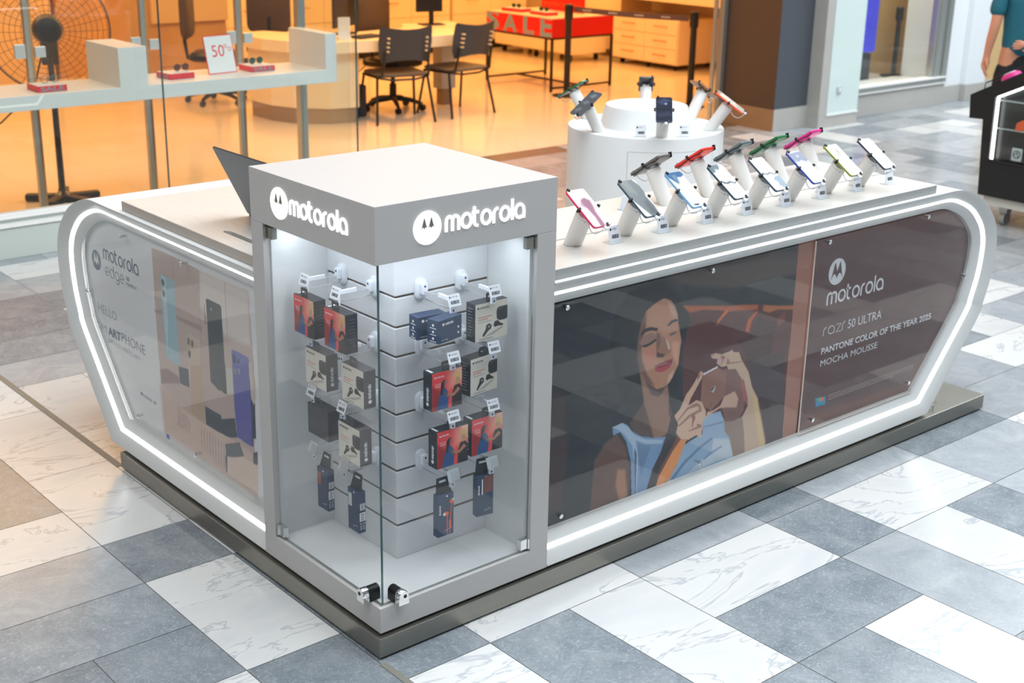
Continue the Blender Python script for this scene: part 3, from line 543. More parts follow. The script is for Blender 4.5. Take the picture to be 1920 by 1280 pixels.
# ================================================================ KIOSK
def plinth():
    t = thing('kiosk_plinth', 'low stainless steel L-shaped plinth carrying the whole kiosk', 'plinth')
    L = [(-.013, -.013), (3.222, -.013), (3.222, .62), (.62, .62), (.62, 1.717), (-.013, 1.717)]
    MB().prism(L, lambda a, b, d: (a, b, d), .008, .07).build('steel_skirt', 'steel', t, bevel=.002)
    L2 = [(.01, .01), (3.18, .01), (3.18, .60), (.60, .60), (.60, 1.69), (.01, 1.69)]
    MB().prism(L2, lambda a, b, d: (a, b, d), 0.0, .008).build('rubber_foot', 'rubber', t)
    mb = MB(); mb.prism([(.03, .03), (2.66, .03), (2.66, .58), (.58, .58), (.58, 1.62), (.03, 1.62)], lambda a, b, d: (a, b, d), .07, .079)
    mb.build('shadow_gap', 'dark', t)
    for x, y in ((.135, -.004), (1.3, -.002), (2.72, .0)): pass
    for p in ((.10, .006, .0745), (1.42, .004, .0745)): MB().cyl(p, (p[0], p[1], p[2]+.0045), .0015, n=8).build('pin', 'copper', t)
    MB().cyl((.004, 1.0, .0745), (.004, 1.0, .079), .0015, n=8).build('pin', 'copper', t)
    e = thing('ring_bolt', 'small steel eye ring standing on the plinth beyond the right panel', 'ring bolt', (2.89, .03, .07))
    MB().cyl((0, 0, 0), (0, 0, .018), .002, n=8).build('stem', 'steel2', e)
    MB().tube([(.011*math.cos(a)*.8, .011*math.cos(a)*-.6, .028+.011*math.sin(a)) for a in [2*PI*k/20 for k in range(21)]], .0017, 6, cap=False).build('ring', 'steel2', e, smooth=True)
plinth()
def outline(end):
    pts = [(.655, 1.035), (end-.46, 1.035), (end-.335, 1.033), (end-.235, 1.007), (end-.135, .958), (end-.052, .882), (end-.013, .812), (end, .735), (end-.010, .625), (end-.042, .52), (end-.085, .43), (end-.375, .081), (.655, .081)]
    # smooth the curved end with Catmull-Rom, keep the straight runs
    out = [pts[0]]; seg = pts[1:12]
    for i in range(len(seg)-1):
        p0 = seg[max(i-1, 0)]; p1 = seg[i]; p2 = seg[i+1]; p3 = seg[min(i+2, len(seg)-1)]
        if i == len(seg)-2: n = 1
        else: n = 5
        for k in range(n):
            t = k/n; out.append(tuple(.5*(2*p1[c]+(-p0[c]+p2[c])*t+(2*p0[c]-5*p1[c]+4*p2[c]-p3[c])*t*t+(-p0[c]+3*p1[c]-3*p2[c]+p3[c])*t**3) for c in (0, 1)))
    return out+[pts[11], pts[12]]
def inset(P, d):
    n = len(P); out = []
    for i in range(n):
        p = Vector(P[i])
        if i == 0: out.append((P[0][0], P[0][1]-d)); continue
        if i == n-1: out.append((P[-1][0], P[-1][1]+d)); continue
        t1 = (p-Vector(P[i-1])).normalized(); t2 = (Vector(P[i+1])-p).normalized()
        n1 = Vector((t1.y, -t1.x)); n2 = Vector((t2.y, -t2.x)); b = (n1+n2).normalized()
        q = p+b*d/max(b.dot(n1), .35); out.append((q.x, q.y))
    return out
def wing(t, end, fn, depth=.62):
    P = outline(end)
    def band(prof, name, m):
        mb = MB(); mb.loft([[fn(u, d, z) for u, z in inset(P, i)] for i, d in prof], 0, False, False); o = mb.build(name, m, t, smooth=True); return o
    for sgn, off, nm in ((1, 0, ''), (-1, depth, '')):
        g = lambda d: off+sgn*d
        band([(0, g(.003)), (.0, g(0)), (.004, g(0)), (.041, g(.0316))], 'bevel_frame', 'bevel')
        band([(.041, g(.0316)), (.042, g(.030)), (.0525, g(.038)), (.054, g(.0415))], 'led_strip', 'led')
        band([(.054, g(.0415)), (.083, g(.0635)), (.088, g(.064)), (.088, g(.086))], 'inner_bevel', 'bevel')
    mb = MB(); mb.loft([[fn(u, d, z) for u, z in P] for d in (.003, depth-.003)], 0, False, False); mb.build('shell', 'white', t, smooth=True)
    Q = inset(P, .06)
    MB().prism(Q, lambda a, b, d: fn(a, d, b), .084, depth-.084).build('core', 'white', t)
    e = MB(); I = inset(P, .0875); k0 = min(range(len(I)), key=lambda k: abs(I[k][1]-.80)); k1 = len(I)-2
    e.loft([[fn(u, d, z) for u, z in inset(P, .0868)[k0:k1+1]] for d in (.069, .082)], 0, False, False); e.build('lit_edge', 'edge_glow', t)  # glowing band stands for the acrylic edge catching the LED light
    return P, inset(P, .078), inset(P, .093)
def sheet(t, poly, fn, name='acrylic_sheet'):
    MB().prism(poly, lambda a, b, d: fn(a, d, b), .058, .062).build(name, 'acrylic', t)
def standoff(t, fn, u, z):
    o = MB(); ax = [fn(u, d, z) for d in (.0505, .0525, .0575)]
    o.tube([fn(u, .080, z), fn(u, .0625, z)], .0045, 12); o.tube([fn(u, .0575, z), fn(u, .052, z), fn(u, .0503, z)], [.0085, .0085, .0068], 20)
    o.build('standoff', 'chrome', t, smooth=True)
# --- right wing
fr_ = lambda u, d, z: (u, d, z)
RW = thing('display_counter', 'right long counter with the glowing frame and the woman poster', 'counter', (0, 0, 0), 0, None)
P, keep, sh = wing(RW, 3.173, fr_)
painted('poster', RW, .66, 3.12, .12, .98, .0032, ART_R, (26, 35, 42), lambda u, v, d: (u, .0800, v), 'vc', inpoly(keep))
left = [(max(u, .700), z) for u, z in sh if u < 1.9]; 
sheet(RW, [(.69, sh[0][1]), (1.985, sh[0][1]), (1.985, sh[-1][1]), (.69, sh[-1][1])], fr_)
rp = [(2.003, sh[0][1])]+[q for q in sh[1:-1]]+[(2.003, sh[-1][1])]; sheet(RW, rp, fr_)
ed = MB(); ed.box(2.000, 2.003, .0575, .0625, sh[-1][1], sh[0][1]); ed.box(2.000, rp[-2][0], .0575, .0625, sh[-1][1]-.003, sh[-1][1]); ed.build('acrylic_edge', 'edgew', RW)
for u, z in ((.757, .925), (1.431, .928), (.759, .208), (1.432, .213), (2.079, .927), (2.717, .931), (3.052, .627), (2.718, .222), (2.078, .216)): standoff(RW, fr_, u, z)
fp = lambda a, b, d: (a, .0797-d, b)
mb = MB(); logo(mb, 2.177, .791, .052, fp, 0, .0004, .0008); mb.build('round_emblem', ['inkw', 'mocha'], RW)
mb = MB(); strokes(mb, 'motorola', 2.132, .667, 2.488, .043, .0088, fp, 0, .0005); mb.build('brand_lettering', 'inkw', RW)
mb = MB(); strokes(mb, 'raz', 2.128, .542, 2.238, .032, .0032, fp, 0, .0005); strokes(mb, 'r', 2.247, .542, 2.262, .034, .0032, fp, 0, .0005)
text(mb, '50 ULTRA', 2.282, .541, 2.503, .577, fp, .0004); mb.build('model_lettering', 'inkw', RW)
mb = MB(); text(mb, 'PANTONE COLOR OF THE YEAR 2025', 2.126, .466, 2.866, .493, fp, .0004, bold=.025); text(mb, 'MOCHA MOUSSE', 2.128, .416, 2.497, .442, fp, .0004); mb.build('slogan_lettering', 'inkw', RW)
mb = MB(); rr_ = random.Random(3)
for k in range(3):
    u = 2.20
    while u < 2.775-.14*(k == 2):
        l = rr_.uniform(.006, .018); z = .279-k*.0085; mb.add([fp(u, z, .0004), fp(u+l, z, .0004), fp(u+l, z+.0022, .0004), fp(u, z+.0022, .0004)], [(0, 1, 2, 3)]); u += l+.003
mb.build('small_print', 'inkw2', RW)
# --- left wing
fl_ = lambda u, d, z: (d, u, z)
LW = thing('display_counter', 'left shorter counter with the glowing frame and the pale phone family poster', 'counter')
P2, keep2, sh2 = wing(LW, 2.188, fl_)
painted('poster', LW, .66, 2.13, .12, .98, .0034, ART_L, (226, 229, 231), lambda u, v, d: (.0800, u, v), 'vc', inpoly(keep2))
sheet(LW, [(.69, sh2[0][1])]+sh2[1:-1]+[(.69, sh2[-1][1])], fl_)
for u, z in ((1.714, .912), (1.242, .916), (2.068, .62), (1.685, .212), (1.223, .213)): standoff(LW, fl_, u, z)
fq = lambda a, b, d: (.0797-d, -a, b)          # words run towards -y
mb = MB(); logo(mb, -2.006, .754, .040, fq, 0, .0004, .0008)
mb.build('round_emblem', ['inkb', 'white'], LW)
mb = MB(); strokes(mb, 'motorola', -1.936, .777, -1.640, .037, .0072, fq, 0, .0005); mb.build('brand_lettering', 'inkb', LW)
mb = MB(); strokes(mb, 'edge', -1.930, .712, -1.770, .034, .0026, fq, 0, .0005); mb.build('family_lettering', 'inkb', LW); mb = MB(); text(mb, '50', -1.747, .734, -1.722, .749, fq, .0004); mb.build('number_lettering', 'inkb', LW); mb = MB(); text(mb, 'FAMILY', -1.747, .713, -1.663, .7265, fq, .0004); mb.build('family_lettering', 'inkb', LW)
mb = MB(); text(mb, 'HELLO', -2.03, .541, -1.86, .578, fq, .0004); mb.build('slogan_lettering', 'inkl', LW); mb = MB(); text(mb, 'SM', -2.05, .464, -1.965, .498, fq, .0004); mb.build('slogan_lettering', 'inkl', LW)
mb = MB(); text(mb, 'ART', -1.950, .464, -1.838, .500, fq, .0004, bold=.03); mb.build('slogan_lettering', 'inkb', LW); mb = MB(); text(mb, 'PHONE', -1.83, .468, -1.63, .506, fq, .0004, bold=-.012); mb.build('slogan_lettering', 'inkb', LW)
mb = MB(); text(mb, 'DEVICE MEETS ART', -1.95, .432, -1.675, .448, fq, .0004); mb.build('slogan_lettering', 'inkl', LW)
mb = MB(); mb.prism(disc(-1.690, .296, .007, 16), fq, 0, .0004); text(mb, 'moto ai', -1.678, .288, -1.57, .303, fq, .0004); mb.build('small_print', 'inkb', LW)
mb = MB(); mb.add([fq(-1.50, .178, .0004), fq(-1.475, .178, .0004), fq(-1.475, .196, .0004), fq(-1.50, .196, .0004)], [(0, 1, 2, 3)]); mb.build('green_mark', 'blue', LW)
# --- countertops
t = thing('countertop', 'pale wood worktop with a dark groove under the rows of phones', 'countertop', (0, 0, 1.0355))
MB().box(.668, 2.700, .026, .281, 0, .032).build('board', ['worktop'], t, bevel=.0012); MB().box(.668, 2.7, .0235, .0257, .0005, .0315).build('edge_strip', 'shade_edge', t); MB().box(.668, 2.700, .289, .612, 0, .032).build('board', ['worktop'], t, bevel=.0012)  # grey strip paints the shade of the upright front edge
MB().box(.668, 2.70, .281, .289, 0, .026).build('groove', 'steel', t)
t2 = thing('countertop', 'pale wood worktop with a cable slot under the laptop', 'countertop', (0, 0, 1.0355))
c = MB(); c.prism([(.026, .668), (.097, .668), (.097, 1.01), (.108, 1.022), (.122, 1.0), (.122, .668), (.612, .668), (.612, 1.612), (.026, 1.612)], lambda a, b, d: (a, b, d), 0, .034); c.build('board', 'worktop_y', t2)
MB().box(.0235, .0257, .668, 1.612, .001, .0335).build('edge_strip', 'worktop_edge', t2)
MB().box(.096, .123, .66, 1.025, .001, .012).build('cable_slot', 'dark', t2)
# ================================================================ SHOWCASE
CW = .652
SH = thing('glass_showcase', 'square grey and glass showcase at the kiosk corner with lit white lettering', 'showcase')
MB().box(0, CW, 0, CW, 1.199, 1.36).build('header', 'laminate', SH, bevel=.0012)
MB().box(.0, CW, 0, CW, .080, .1601).build('base', 'laminate', SH)
MB().box(.012, .022, .012, .61, .1602, .162).box(.022, .61, .012, .022, .1602, .162).build('glass_channel', 'steel2', SH)
MB().box(0, .63, .585, CW, .160, 1.1985).build('column', 'laminate', SH, bevel=.001)
MB().box(.578, CW, 0, .585, .160, 1.1985).build('column', 'laminate', SH, bevel=.001)
MB().box(.022, .578, .022, .585, .1602, .1616).build('floor_panel', 'white', SH)
MB().box(.023, .222, .577, .585, .1617, 1.198).build('back_panel', 'white', SH)
MB().box(.569, .5785, .023, .222, .1617, 1.198).build('back_panel', 'white', SH)
MB().box(.228, .569, .228, .577, .1617, 1.198).build('slatwall_core', 'groove', SH)
zs = [1.198]+[1.016-.0925*k for k in range(9)]+[.1617]
for k in range(len(zs)-1):
    zt = zs[k]-(.004 if k else 0); zb_ = zs[k+1]+(.004 if k < len(zs)-2 else 0)
    MB().prism([(.218, .218), (.569, .218), (.569, .2275), (.2275, .2275), (.2275, .577), (.218, .577)], lambda a, b, d: (a, b, d), zb_, zt).build('slat', 'slat', SH, bevel=.0015, seg=1)
g1 = MB().box(.0140, .0180, .0145, .580, .1655, 1.1975).build('glass_door', 'glass', SH)
g2 = MB().box(.0185, .578, .0140, .0180, .1655, 1.1975).build('glass_door', 'glass', SH)
MB().box(.0138, .0182, .0125, .0144, .1655, 1.1975).build('glass_edge', 'edge', g1); MB().box(.0184, .0205, .0130, .0139, .1655, 1.1975).build('glass_edge', 'edge', g2)
for z in (.17, 1.155):
    for a in (0, 1):
        h = MB(); q = (lambda x0, x1, y0, y1: h.box(x0, x1, y0, y1, z, z+.036, 0)) if a else (lambda x0, x1, y0, y1: h.box(y0, y1, x0, x1, z, z+.036, 0))
        q(.543, .571, .006, .024); q(.571, .5815, .002, .026)
        h.build('hinge', 'chrome' if z < 1 else 'steel', SH, bevel=.0015)
for a in (0, 1):
    lk = MB(); f = (lambda x, y, z: (x, y, z)) if a else (lambda x, y, z: (y, x, z)); c0 = .068
    lk.tube([f(c0, .036, .190), f(c0, -.004, .190)], .0165, 24, 0); lk.obox(f(c0, .016, .176), [v for v in f(.0165, 0, 0)], f(0, .020, 0), (0, 0, .012), 0)
    L_ = lk.build('lock', 'black', SH, smooth=True)
    lc = MB(); lc.tube([f(c0, -.004, .190), f(c0, -.022, .190), f(c0, -.0245, .190)], [.0182, .0182, .0165], 28, 0); lc.obox(f(c0, -.014, .1735), f(.0182, 0, 0), f(0, .010, 0), (0, 0, .010), 0); lc.build('lock_cap', 'chrome', L_, smooth=True)
    MB().tube([f(c0+.004, -.0243, .190), f(c0+.004, -.0252, .190)], .006, 16).build('keyhole', 'black', L_)
# header lettering
for a in (0, 1):
    ff = (lambda u, v, d: (u, -.0002-d, v)) if a else (lambda u, v, d: (-.0002-d, .652-u+.001, v))
    mb = MB(); mb.prism(disc(.173 if a else .172, 1.279, .047, 40), ff, 0, .003); cx = .173 if a else .172
    cu = MB()
    for sx in (-1, 1):
        q = [(cx+sx*.012+x*.0105, 1.279+y) for x, y in ((-1.0, -.003), (-.1, .028), (.1, .028), (1.0, -.003), (0.45, .004), (0, -.002), (-.45, .004))]
        cu.prism(q, ff, .003, .0042)
    e = mb.build('lit_emblem', 'sign', SH); cu.build('emblem_peak', 'steel', e)
    mb = MB(); x0, x1 = (.238, .521) if a else (.232, .522)
    strokes(mb, 'motorola', x0, 1.260, x1, .039, .0080, ff, 0, .003); mb.build('lit_lettering', 'sign', SH)
MB().box(.05, .38, .040, .058, 1.190, 1.1985).build('lamp_channel', 'steel2', SH); MB().box(.05, .38, .043, .055, 1.1885, 1.1899).build('lamp_diffuser', 'led', SH)
area('showcase_strip_lamp', (.27, .08, 1.186), .5, .05, 1.1, (.84, .92, 1)); area('showcase_strip_lamp', (.08, .33, 1.186), .05, .45, .9, (.84, .92, 1))
# ================================================================ HOOKS AND PACKS
# local frame of a hook: +u points out of the slatwall, v sideways (to the viewer's right), origin on the board face
def bars(mb, u0, u1, v0, v1, fn, d, n=7, seed=1):
    r = random.Random(seed); w = (u1-u0)/n
    for k in range(n):
        if k == n//2: continue
        a = u0+k*w
        for (x0, x1, y0, y1) in ((.1, .28, 0, 1), (.62, .8, 0, 1), (.1, .8, .86, 1), (.1, .8, 0, .14), (.1, .8, .43, .57)):
            if r.random() < .3: continue
            mb.add([fn(a+w*x0, v0+(v1-v0)*y0, d), fn(a+w*x1, v0+(v1-v0)*y0, d), fn(a+w*x1, v0+(v1-v0)*y1, d), fn(a+w*x0, v0+(v1-v0)*y1, d)], [(0, 1, 2, 3)])
def hook(side, s, z, L, label, tagtext, blank=False):
    """side 0 hangs on the left slatwall (points to -x), side 1 on the right one (points to -y)"""
    t = thing('display_hook', label, 'hook', (.218, s, z) if side == 0 else (s, .218, z), 0 if side == 0 else 0, 'locking hooks on the '+('left' if side == 0 else 'right')+' slatwall')
    F = (lambda u, v, h: (-u, -v, h)) if side == 0 else (lambda u, v, h: (v, -u, h))
    mb = MB()
    mb.prism([(a, b) for a, b in rrect(.040, .066, .018)], lambda a, b, d: F(d, a, b), 0, .010)
    mb.prism([(a, b) for a, b in rrect(.034, .058, .015)], lambda a, b, d: F(d, a, b), .010, .014)
    mb.prism([(a, b+.004) for a, b in rrect(.022, .036, .006)], lambda a, b, d: F(d, a, b), .014, .028)
    bp = mb.build('base_plate', 'plastic', t, bevel=.0012, smooth=True)
    mb = MB(); mb.prism(disc(.0, .012, .0035, 14), lambda a, b, d: F(d, a, b), .0281, .0288); mb.build('keyhole', 'hole', bp)
    mb = MB(); mb.tube([F(.012, 0, -.004), F(L-.03, 0, -.002)], .0016, 8); mb.tube([F(.010, 0, -.026), F(L-.02, 0, -.026), F(L-.004, 0, -.024)], .0016, 8); mb.build('wire', 'chrome', t, smooth=True)
    mb = MB(); mb.obox(F(L-.022, 0, .003), F(.034, 0, 0), F(0, .004, 0), F(0, 0, .006)); mb.obox(F(L+.010, 0, -.018), F(.004, 0, 0), F(0, .009, 0), F(0, 0, .017)); 
    arm = mb.build('lock_arm', 'plastic', t, bevel=.001)
    mb = MB(); mb.prism(disc(0, -.028, .0038, 12), lambda a, b, d: F(d, a, b), L+.0142, L+.0147); mb.build('button', 'hole', arm)
    tilt = .35; ct, s_t = math.cos(tilt), math.sin(tilt)
    G = lambda a, b, d: F(L+.016+d*ct-b*s_t*1., a, .004+b*ct+d*s_t)
    mb = MB(); mb.prism(rrect(.044, .036, .002), G, 0, .0016); c = mb.build('price_card', 'glass' if False else ('clampw' if blank else 'plastic'), t)
    if blank:
        MB().prism([(a+.010, b-.004) for a, b in rrect(.040, .030, .002)], G, .003, .0040).build('clear_cover', 'acrylic', c)
    else:
        mb = MB(); mb.prism(rrect(.030, .0095, .001), lambda a, b, d: G(a+.001, b-.006, d), .0016, .0019); mb.build('price_display', 'lcd', c)
        mb = MB(); bars(mb, -.012, .0145, -.0095, -.0025, G, .00205, 7, int(s*1000)); mb.build('price_digits', 'lcdw', c)
        mb = MB(); mb.prism(disc(-.014, .0095, .0028, 14), G, .0016, .0018); text(mb, tagtext, -.009, .0072, .013, .0120, G, .0018); mb.build('card_lettering', 'ink', c)
    return F
HZ = (1.030, .855, .670, .480)
RED = [((226, 66, 68), 30, [(0, 0), (110, 0), (110, 120), (0, 120)]), ((236, 150, 130), 40, [(60, 60), (110, 60), (110, 124), (60, 124)]), ((232, 186, 160), 22, [(86, 86), (110, 80), (110, 124), (84, 124)]),
  ((150, 28, 34), 16, [(0, 0), (34, 0), (30, 60), (0, 80)]), ((26, 76, 132), 4, [(18, 0), (24, 30), (34, 62), (44, 70), (56, 56), (60, 26), (58, 0)]), ((24, 22, 26), 3, [(30, 46), (34, 84), (42, 92), (50, 92), (46, 74), (40, 66), (38, 48)]),
  ((150, 96, 80), 2.5, [(44, 72), (52, 76), (54, 88), (49, 92), (44, 86)]), ((38, 32, 34), 3, [(72, 0), (74, 44), (82, 66), (98, 70), (110, 56), (110, 0)]), ((196, 150, 116), 3, [(88, 68), (98, 68), (102, 88), (96, 104), (86, 98), (84, 84)]), ((216, 178, 112), 3, [(84, 90), (86, 106), (98, 110), (104, 96), (103, 78), (97, 92)]),
  ((176, 120, 92), 3, [(94, 60), (104, 50), (80, 34), (50, 38), (52, 46), (78, 44)]), ((120, 84, 74), 2.5, [(46, 60), (58, 42), (66, 34), (62, 30), (50, 40)])]
WHT = [((214, 208, 196), 2, [(0, 0), (112, 0), (112, 120), (0, 120)]), ((44, 46, 50), 2, [(72, 84), (74, 94), (82, 98), (110, 98), (110, 58), (104, 54), (82, 54), (73, 62)]), ((96, 98, 102), 2, [(76, 88), (84, 94), (100, 94), (84, 90)]),
  ((38, 38, 42), 1.6, [(24, 16), (30, 14), (46, 30), (54, 34), (56, 44), (48, 52), (38, 48), (36, 36)]), ((150, 150, 150), 2, [(42, 42), (48, 46), (52, 42), (46, 38)]), ((38, 38, 42), 1.6, [(62, 42), (66, 54), (76, 56), (86, 46), (96, 40), (94, 36), (78, 38), (68, 36)]),
  ((200, 120, 110), 1, [(10, 74), (56, 74), (56, 77), (10, 77)]), ((200, 120, 110), 1, [(10, 67), (44, 67), (44, 70), (10, 70)]), ((110, 108, 104), 1, [(10, 60), (56, 60), (56, 61.6), (10, 61.6)]), ((170, 164, 152), 3, [(24, 10), (60, 14), (96, 30), (90, 34), (50, 20)]), ((120, 118, 112), 1, [(14, 5), (60, 5), (60, 7), (14, 7)])]
def pack(side, s, z, u, w, h, dp, art, label, cat='packaged product', edge='navy', rz=0, spine=True, logo_l=True, tilt=0, group=None, hang=True):
    """a hanging carton: centre sideways s, top at height z, front face at distance u from the slatwall"""
    pos = (.218-u, s, z) if side == 0 else (s, .218-u, z)
    t = thing('product_box', label, cat, pos, rz, group)
    F = (lambda a, b, d: (-d, -a, b)) if side == 0 else (lambda a, b, d: (a, -d, b))     # a sideways, b up, d outward
    mb = MB(); mb.prism([(-w/2, -h), (w/2, -h), (w/2, 0), (-w/2, 0)], F, -dp, 0)
    mb.build('carton', edge, t, bevel=.0008, seg=1)
    if hang:
        mb = MB(); o = rrect(.038, .030, .006, 3); n = [(a*.62, b*.30+.001) for a, b in rrect(.038, .026, .006, 3)]; k = len(o)
        mb.add([F(a, b+.014, d) for d in (-.004, -.0032) for a, b in o+n], [f for i in range(k) for f in ((i, (i+1) % k, k+(i+1) % k, k+i), (2*k+i, 2*k+(i+1) % k, 3*k+(i+1) % k, 3*k+i), (i, (i+1) % k, 2*k+(i+1) % k, 2*k+i))]); mb.build('hang_tab', 'navy2' if edge != 'charcoal' else 'charcoal', t)
    if art is not None:
        base, lay = art; sc = 1000*.110/w
        painted('front_print', t, -w/2+.001, w/2-.001, -h+.001, -.001, .0017, lay, base, lambda a, b, d: F(a, b, .0004), 'vcb', scale=1.) if False else None
        L2 = [(c, sf/1000., [((x/110.-.5)*w, (y/120.-1.)*h) for x, y in P_]) for c, sf, P_ in lay]
        paintU(t, w, h, L2, base, F)
    return t, F
def paintU(t, w, h, L2, base, F):
    L3 = [(c, sf*1000, [(x*1000, y*1000) for x, y in P_]) for c, sf, P_ in L2]
    painted('front_print', t, -w/2+.0008, w/2-.0008, -h+.0008, -.0008, .0014, L3, base, lambda a, b, d: F(a, b, .0004), 'vcb')
def pack_red(side, s, z, u, label, rz=0, w=.112, h=.120):
    t, F = pack(side, s, z, u, w, h, .042, ((226, 66, 68), RED), label, 'headphone box', 'navy2', rz, group='red headphone boxes on hooks')
    mb = MB(); mb.prism(disc(-w/2+.012, -.016, .0028, 12), F, .0004, .0008); strokes(mb, 'motorola', -w/2+.018, -.0175, -w/2+.044, .0035, .0008, F, .0004, .0007)
    text(mb, 'FOR THE', -w/2+.012, -.040, -w/2+.032, -.0355, F, .0007); text(mb, 'MOVERS', -w/2+.012, -.047, -w/2+.032, -.0425, F, .0007); mb.build('front_lettering', 'inkw', t)
    sp = -1 if side else 1; S = lambda a, b, d: F(sp*(w/2+d), b, a)
    mb = MB()
    if side: V = lambda a, b, d: F(-w/2-d, a, -.021+b); mb.prism(disc(-.100, 0, .006, 16), V, 0, .0004); strokes(mb, 'motorola', -.090, -.0035, -.050, .0075, .0018, V, 0, .0004)
    else:
        V = lambda a, b, d: F(w/2+d, a, -.021+b)
        for k in range(9): mb.add([V(-.0172-k*.010, -.012, .0004), V(-.0172-k*.010, .010-.004*(k % 3), .0004), V(-.016-k*.010, .010-.004*(k % 3), .0004), V(-.016-k*.010, -.012, .0004)], [(0, 1, 2, 3)])
    mb.build('side_lettering', 'inkw' if side else 'inkb', t)
    mb = MB(); mb.add([F(a, .0004, d) for a, d in ((-w/2+.004, -.036), (-w/2+.012, -.036), (-w/2+.012, -.008), (-w/2+.004, -.008))], [(0, 1, 2, 3)]); mb.build('seal', 'inkw', t)
    return t
def pack_wht(side, s, z, u, label, rz=0, w=.115, h=.118, edge='navy2'):
    t, F = pack(side, s, z, u, w, h, .042, ((214, 208, 196), WHT), label, 'earbud box', edge, rz, group='cream earbud boxes on hooks')
    mb = MB(); mb.prism(disc(-w/2+.012, -.014, .0034, 14), F, .0004, .0008); strokes(mb, 'motorola', -w/2+.019, -.0165, -w/2+.052, .0046, .0011, F, .0004, .0007); mb.build('front_lettering', 'ink', t)
    mb = MB(); V = (lambda a, b, d: F(w/2+d, a, -.021+b)) if side == 0 else (lambda a, b, d: F(-w/2-d, a, -.021+b))
    if side == 0: mb.prism(disc(-.098, 0, .006, 16), V, 0, .0004); strokes(mb, 'motorola', -.088, -.0035, -.044, .0075, .0018, V, 0, .0004)
    else:
        for k in range(10): mb.add([V(-.016-k*.0095, -.012, .0004), V(-.016-k*.0095, .010-.004*(k % 3), .0004), V(-.0152-k*.0095, .010-.004*(k % 3), .0004), V(-.0152-k*.0095, -.012, .0004)], [(0, 1, 2, 3)])
    mb.build('side_lettering', 'inkw', t); return t
def pack_slim(side, s, z, u, label, kind, rz=0):
    w, h, dp = .060, .165, .024; t = thing('slim_box', label, 'earphone box', (.218-u, s, z) if side == 0 else (s, .218-u, z), rz, 'slim earphone boxes on hooks')
    F = (lambda a, b, d: (-d, -a, b)) if side == 0 else (lambda a, b, d: (a, -d, b))
    mb = MB(); prof = [(-w/2, -h), (w/2, -h), (w/2, -.026), (w/2-.003, 0), (w/2-.010, .016), (-w/2+.010, .016), (-w/2+.003, 0), (-w/2, -.026)]
    mb.prism(prof[:3]+[prof[7]], F, -dp, 0); mb.build('carton', 'navy', t, bevel=.0008, seg=1)
    tb = MB(); tb.prism([(-w/2, -.026), (w/2, -.026), (w/2-.010, .022), (-w/2+.010, .022)], lambda a, b, d: F(a, b, d-.010*(b+.026)/.048), -.0115, -.0105); tb.build('hang_tab', 'navy2', t)
    MB().prism(rrect(.026, .007, .003), lambda a, b, d: F(a, b+.010, d-.0075), -.0105, -.0098).build('euro_slot', 'slat', t)
    mb = MB(); mb.prism(disc(.004, -.034, .003, 12), F, 0, .0004); 
    V = (lambda a, b, d: F(w/2+d, a, -dp/2+b)) if side == 0 else (lambda a, b, d: F(b-.022, a, d))
    if side == 0:
        pass
    else: mb.prism(disc(-.088, 0, .003, 12), V, 0, .0004); strokes(mb, 'motorola', -.083, -.002, -.060, .004, .0009, V, 0, .0004)
    mb.build('front_lettering', 'inkw', t)
    if side == 0:
        mb = MB()
        mb.prism([(-.088, -.009), (-.066, -.009), (-.066, .008), (-.088, .008)], V, 0, .0004); mb.prism([(-.125, -.010), (-.096, -.010), (-.096, .010), (-.125, .010)], V, 0, .0004); mb.build('label_sticker', 'inkw', t)
        bc = MB(); rb = random.Random(5)
        for a0, a1 in ((-.086, -.068), (-.122, -.099)):
            a = a0
            while a < a1: wv = rb.uniform(.0005, .0013); bc.add([V(a, -.006, .0005), V(a+wv, -.006, .0005), V(a+wv, .006, .0005), V(a, .006, .0005)], [(0, 1, 2, 3)]); a += wv+.0011
        bc.build('barcode', 'ink', t)
        mk = MB()
        for a, b in ((-.133, -.006), (-.133, .005), (-.142, -.004), (-.142, .006), (-.150, -.005), (-.150, .005)): ribbon(mk, arc(a, b, .0028, 0, 300, 8), .0009, V, 0, .0004)
        mk.build('compliance_marks', 'inkw', t)
        MB().prism([(-.026, -.085), (-.008, -.085), (-.008, -.042), (-.026, -.042)], F, 0, .0006).build('window_print', 'copper' if kind == 0 else 'clampw', t)
    elif kind == 0:
        mb = MB(); ribbon(mb, [(.006, -.160), (.005, -.13), (.006, -.110), (.002, -.094)], .003, F, 0, .0008); ribbon(mb, [(.015, -.160), (.016, -.12), (.020, -.075), (.024, -.058)], .0028, F, 0, .0008)
        mb.prism(disc(.002, -.092, .009, 14, .007), F, .0002, .001); mb.prism(disc(.022, -.055, .008, 14, .007), F, .0002, .001); mb.prism(rrect(.007, .028, .003), lambda a, b, d: F(a+.0155, b-.130, d), .0002, .001); mb.build('earphone_print', 'orange', t)
        mb = MB(); mb.prism(disc(-.006, -.092, .005, 12), F, .0002, .0012); mb.prism(disc(.027, -.050, .004, 12), F, .0002, .0012); mb.build('earbud_print', 'inkw', t)
    else:
        MB().prism([(-.006, -.090), (.027, -.086), (.027, -.030), (-.006, -.034)], F, 0, .0006).build('window_print', mat('red_wood_print', (120, 62, 54), .4, noise=.4, scale=60), t)
        MB().prism([(-.012, -.092), (-.008, -.092), (-.008, -.040), (-.012, -.040)], F, 0, .0006).build('stripe_print', 'inkw', t)
    mb = MB(); mb.add([F(a, b, .0005) for a, b in ((-.004, -.148), (.022, -.143), (.022, -.142), (-.004, -.147))], [(0, 1, 2, 3)]); mb.build('caption', 'inkw', t)
    return t
rown = ('top', 'second', 'third', 'bottom')
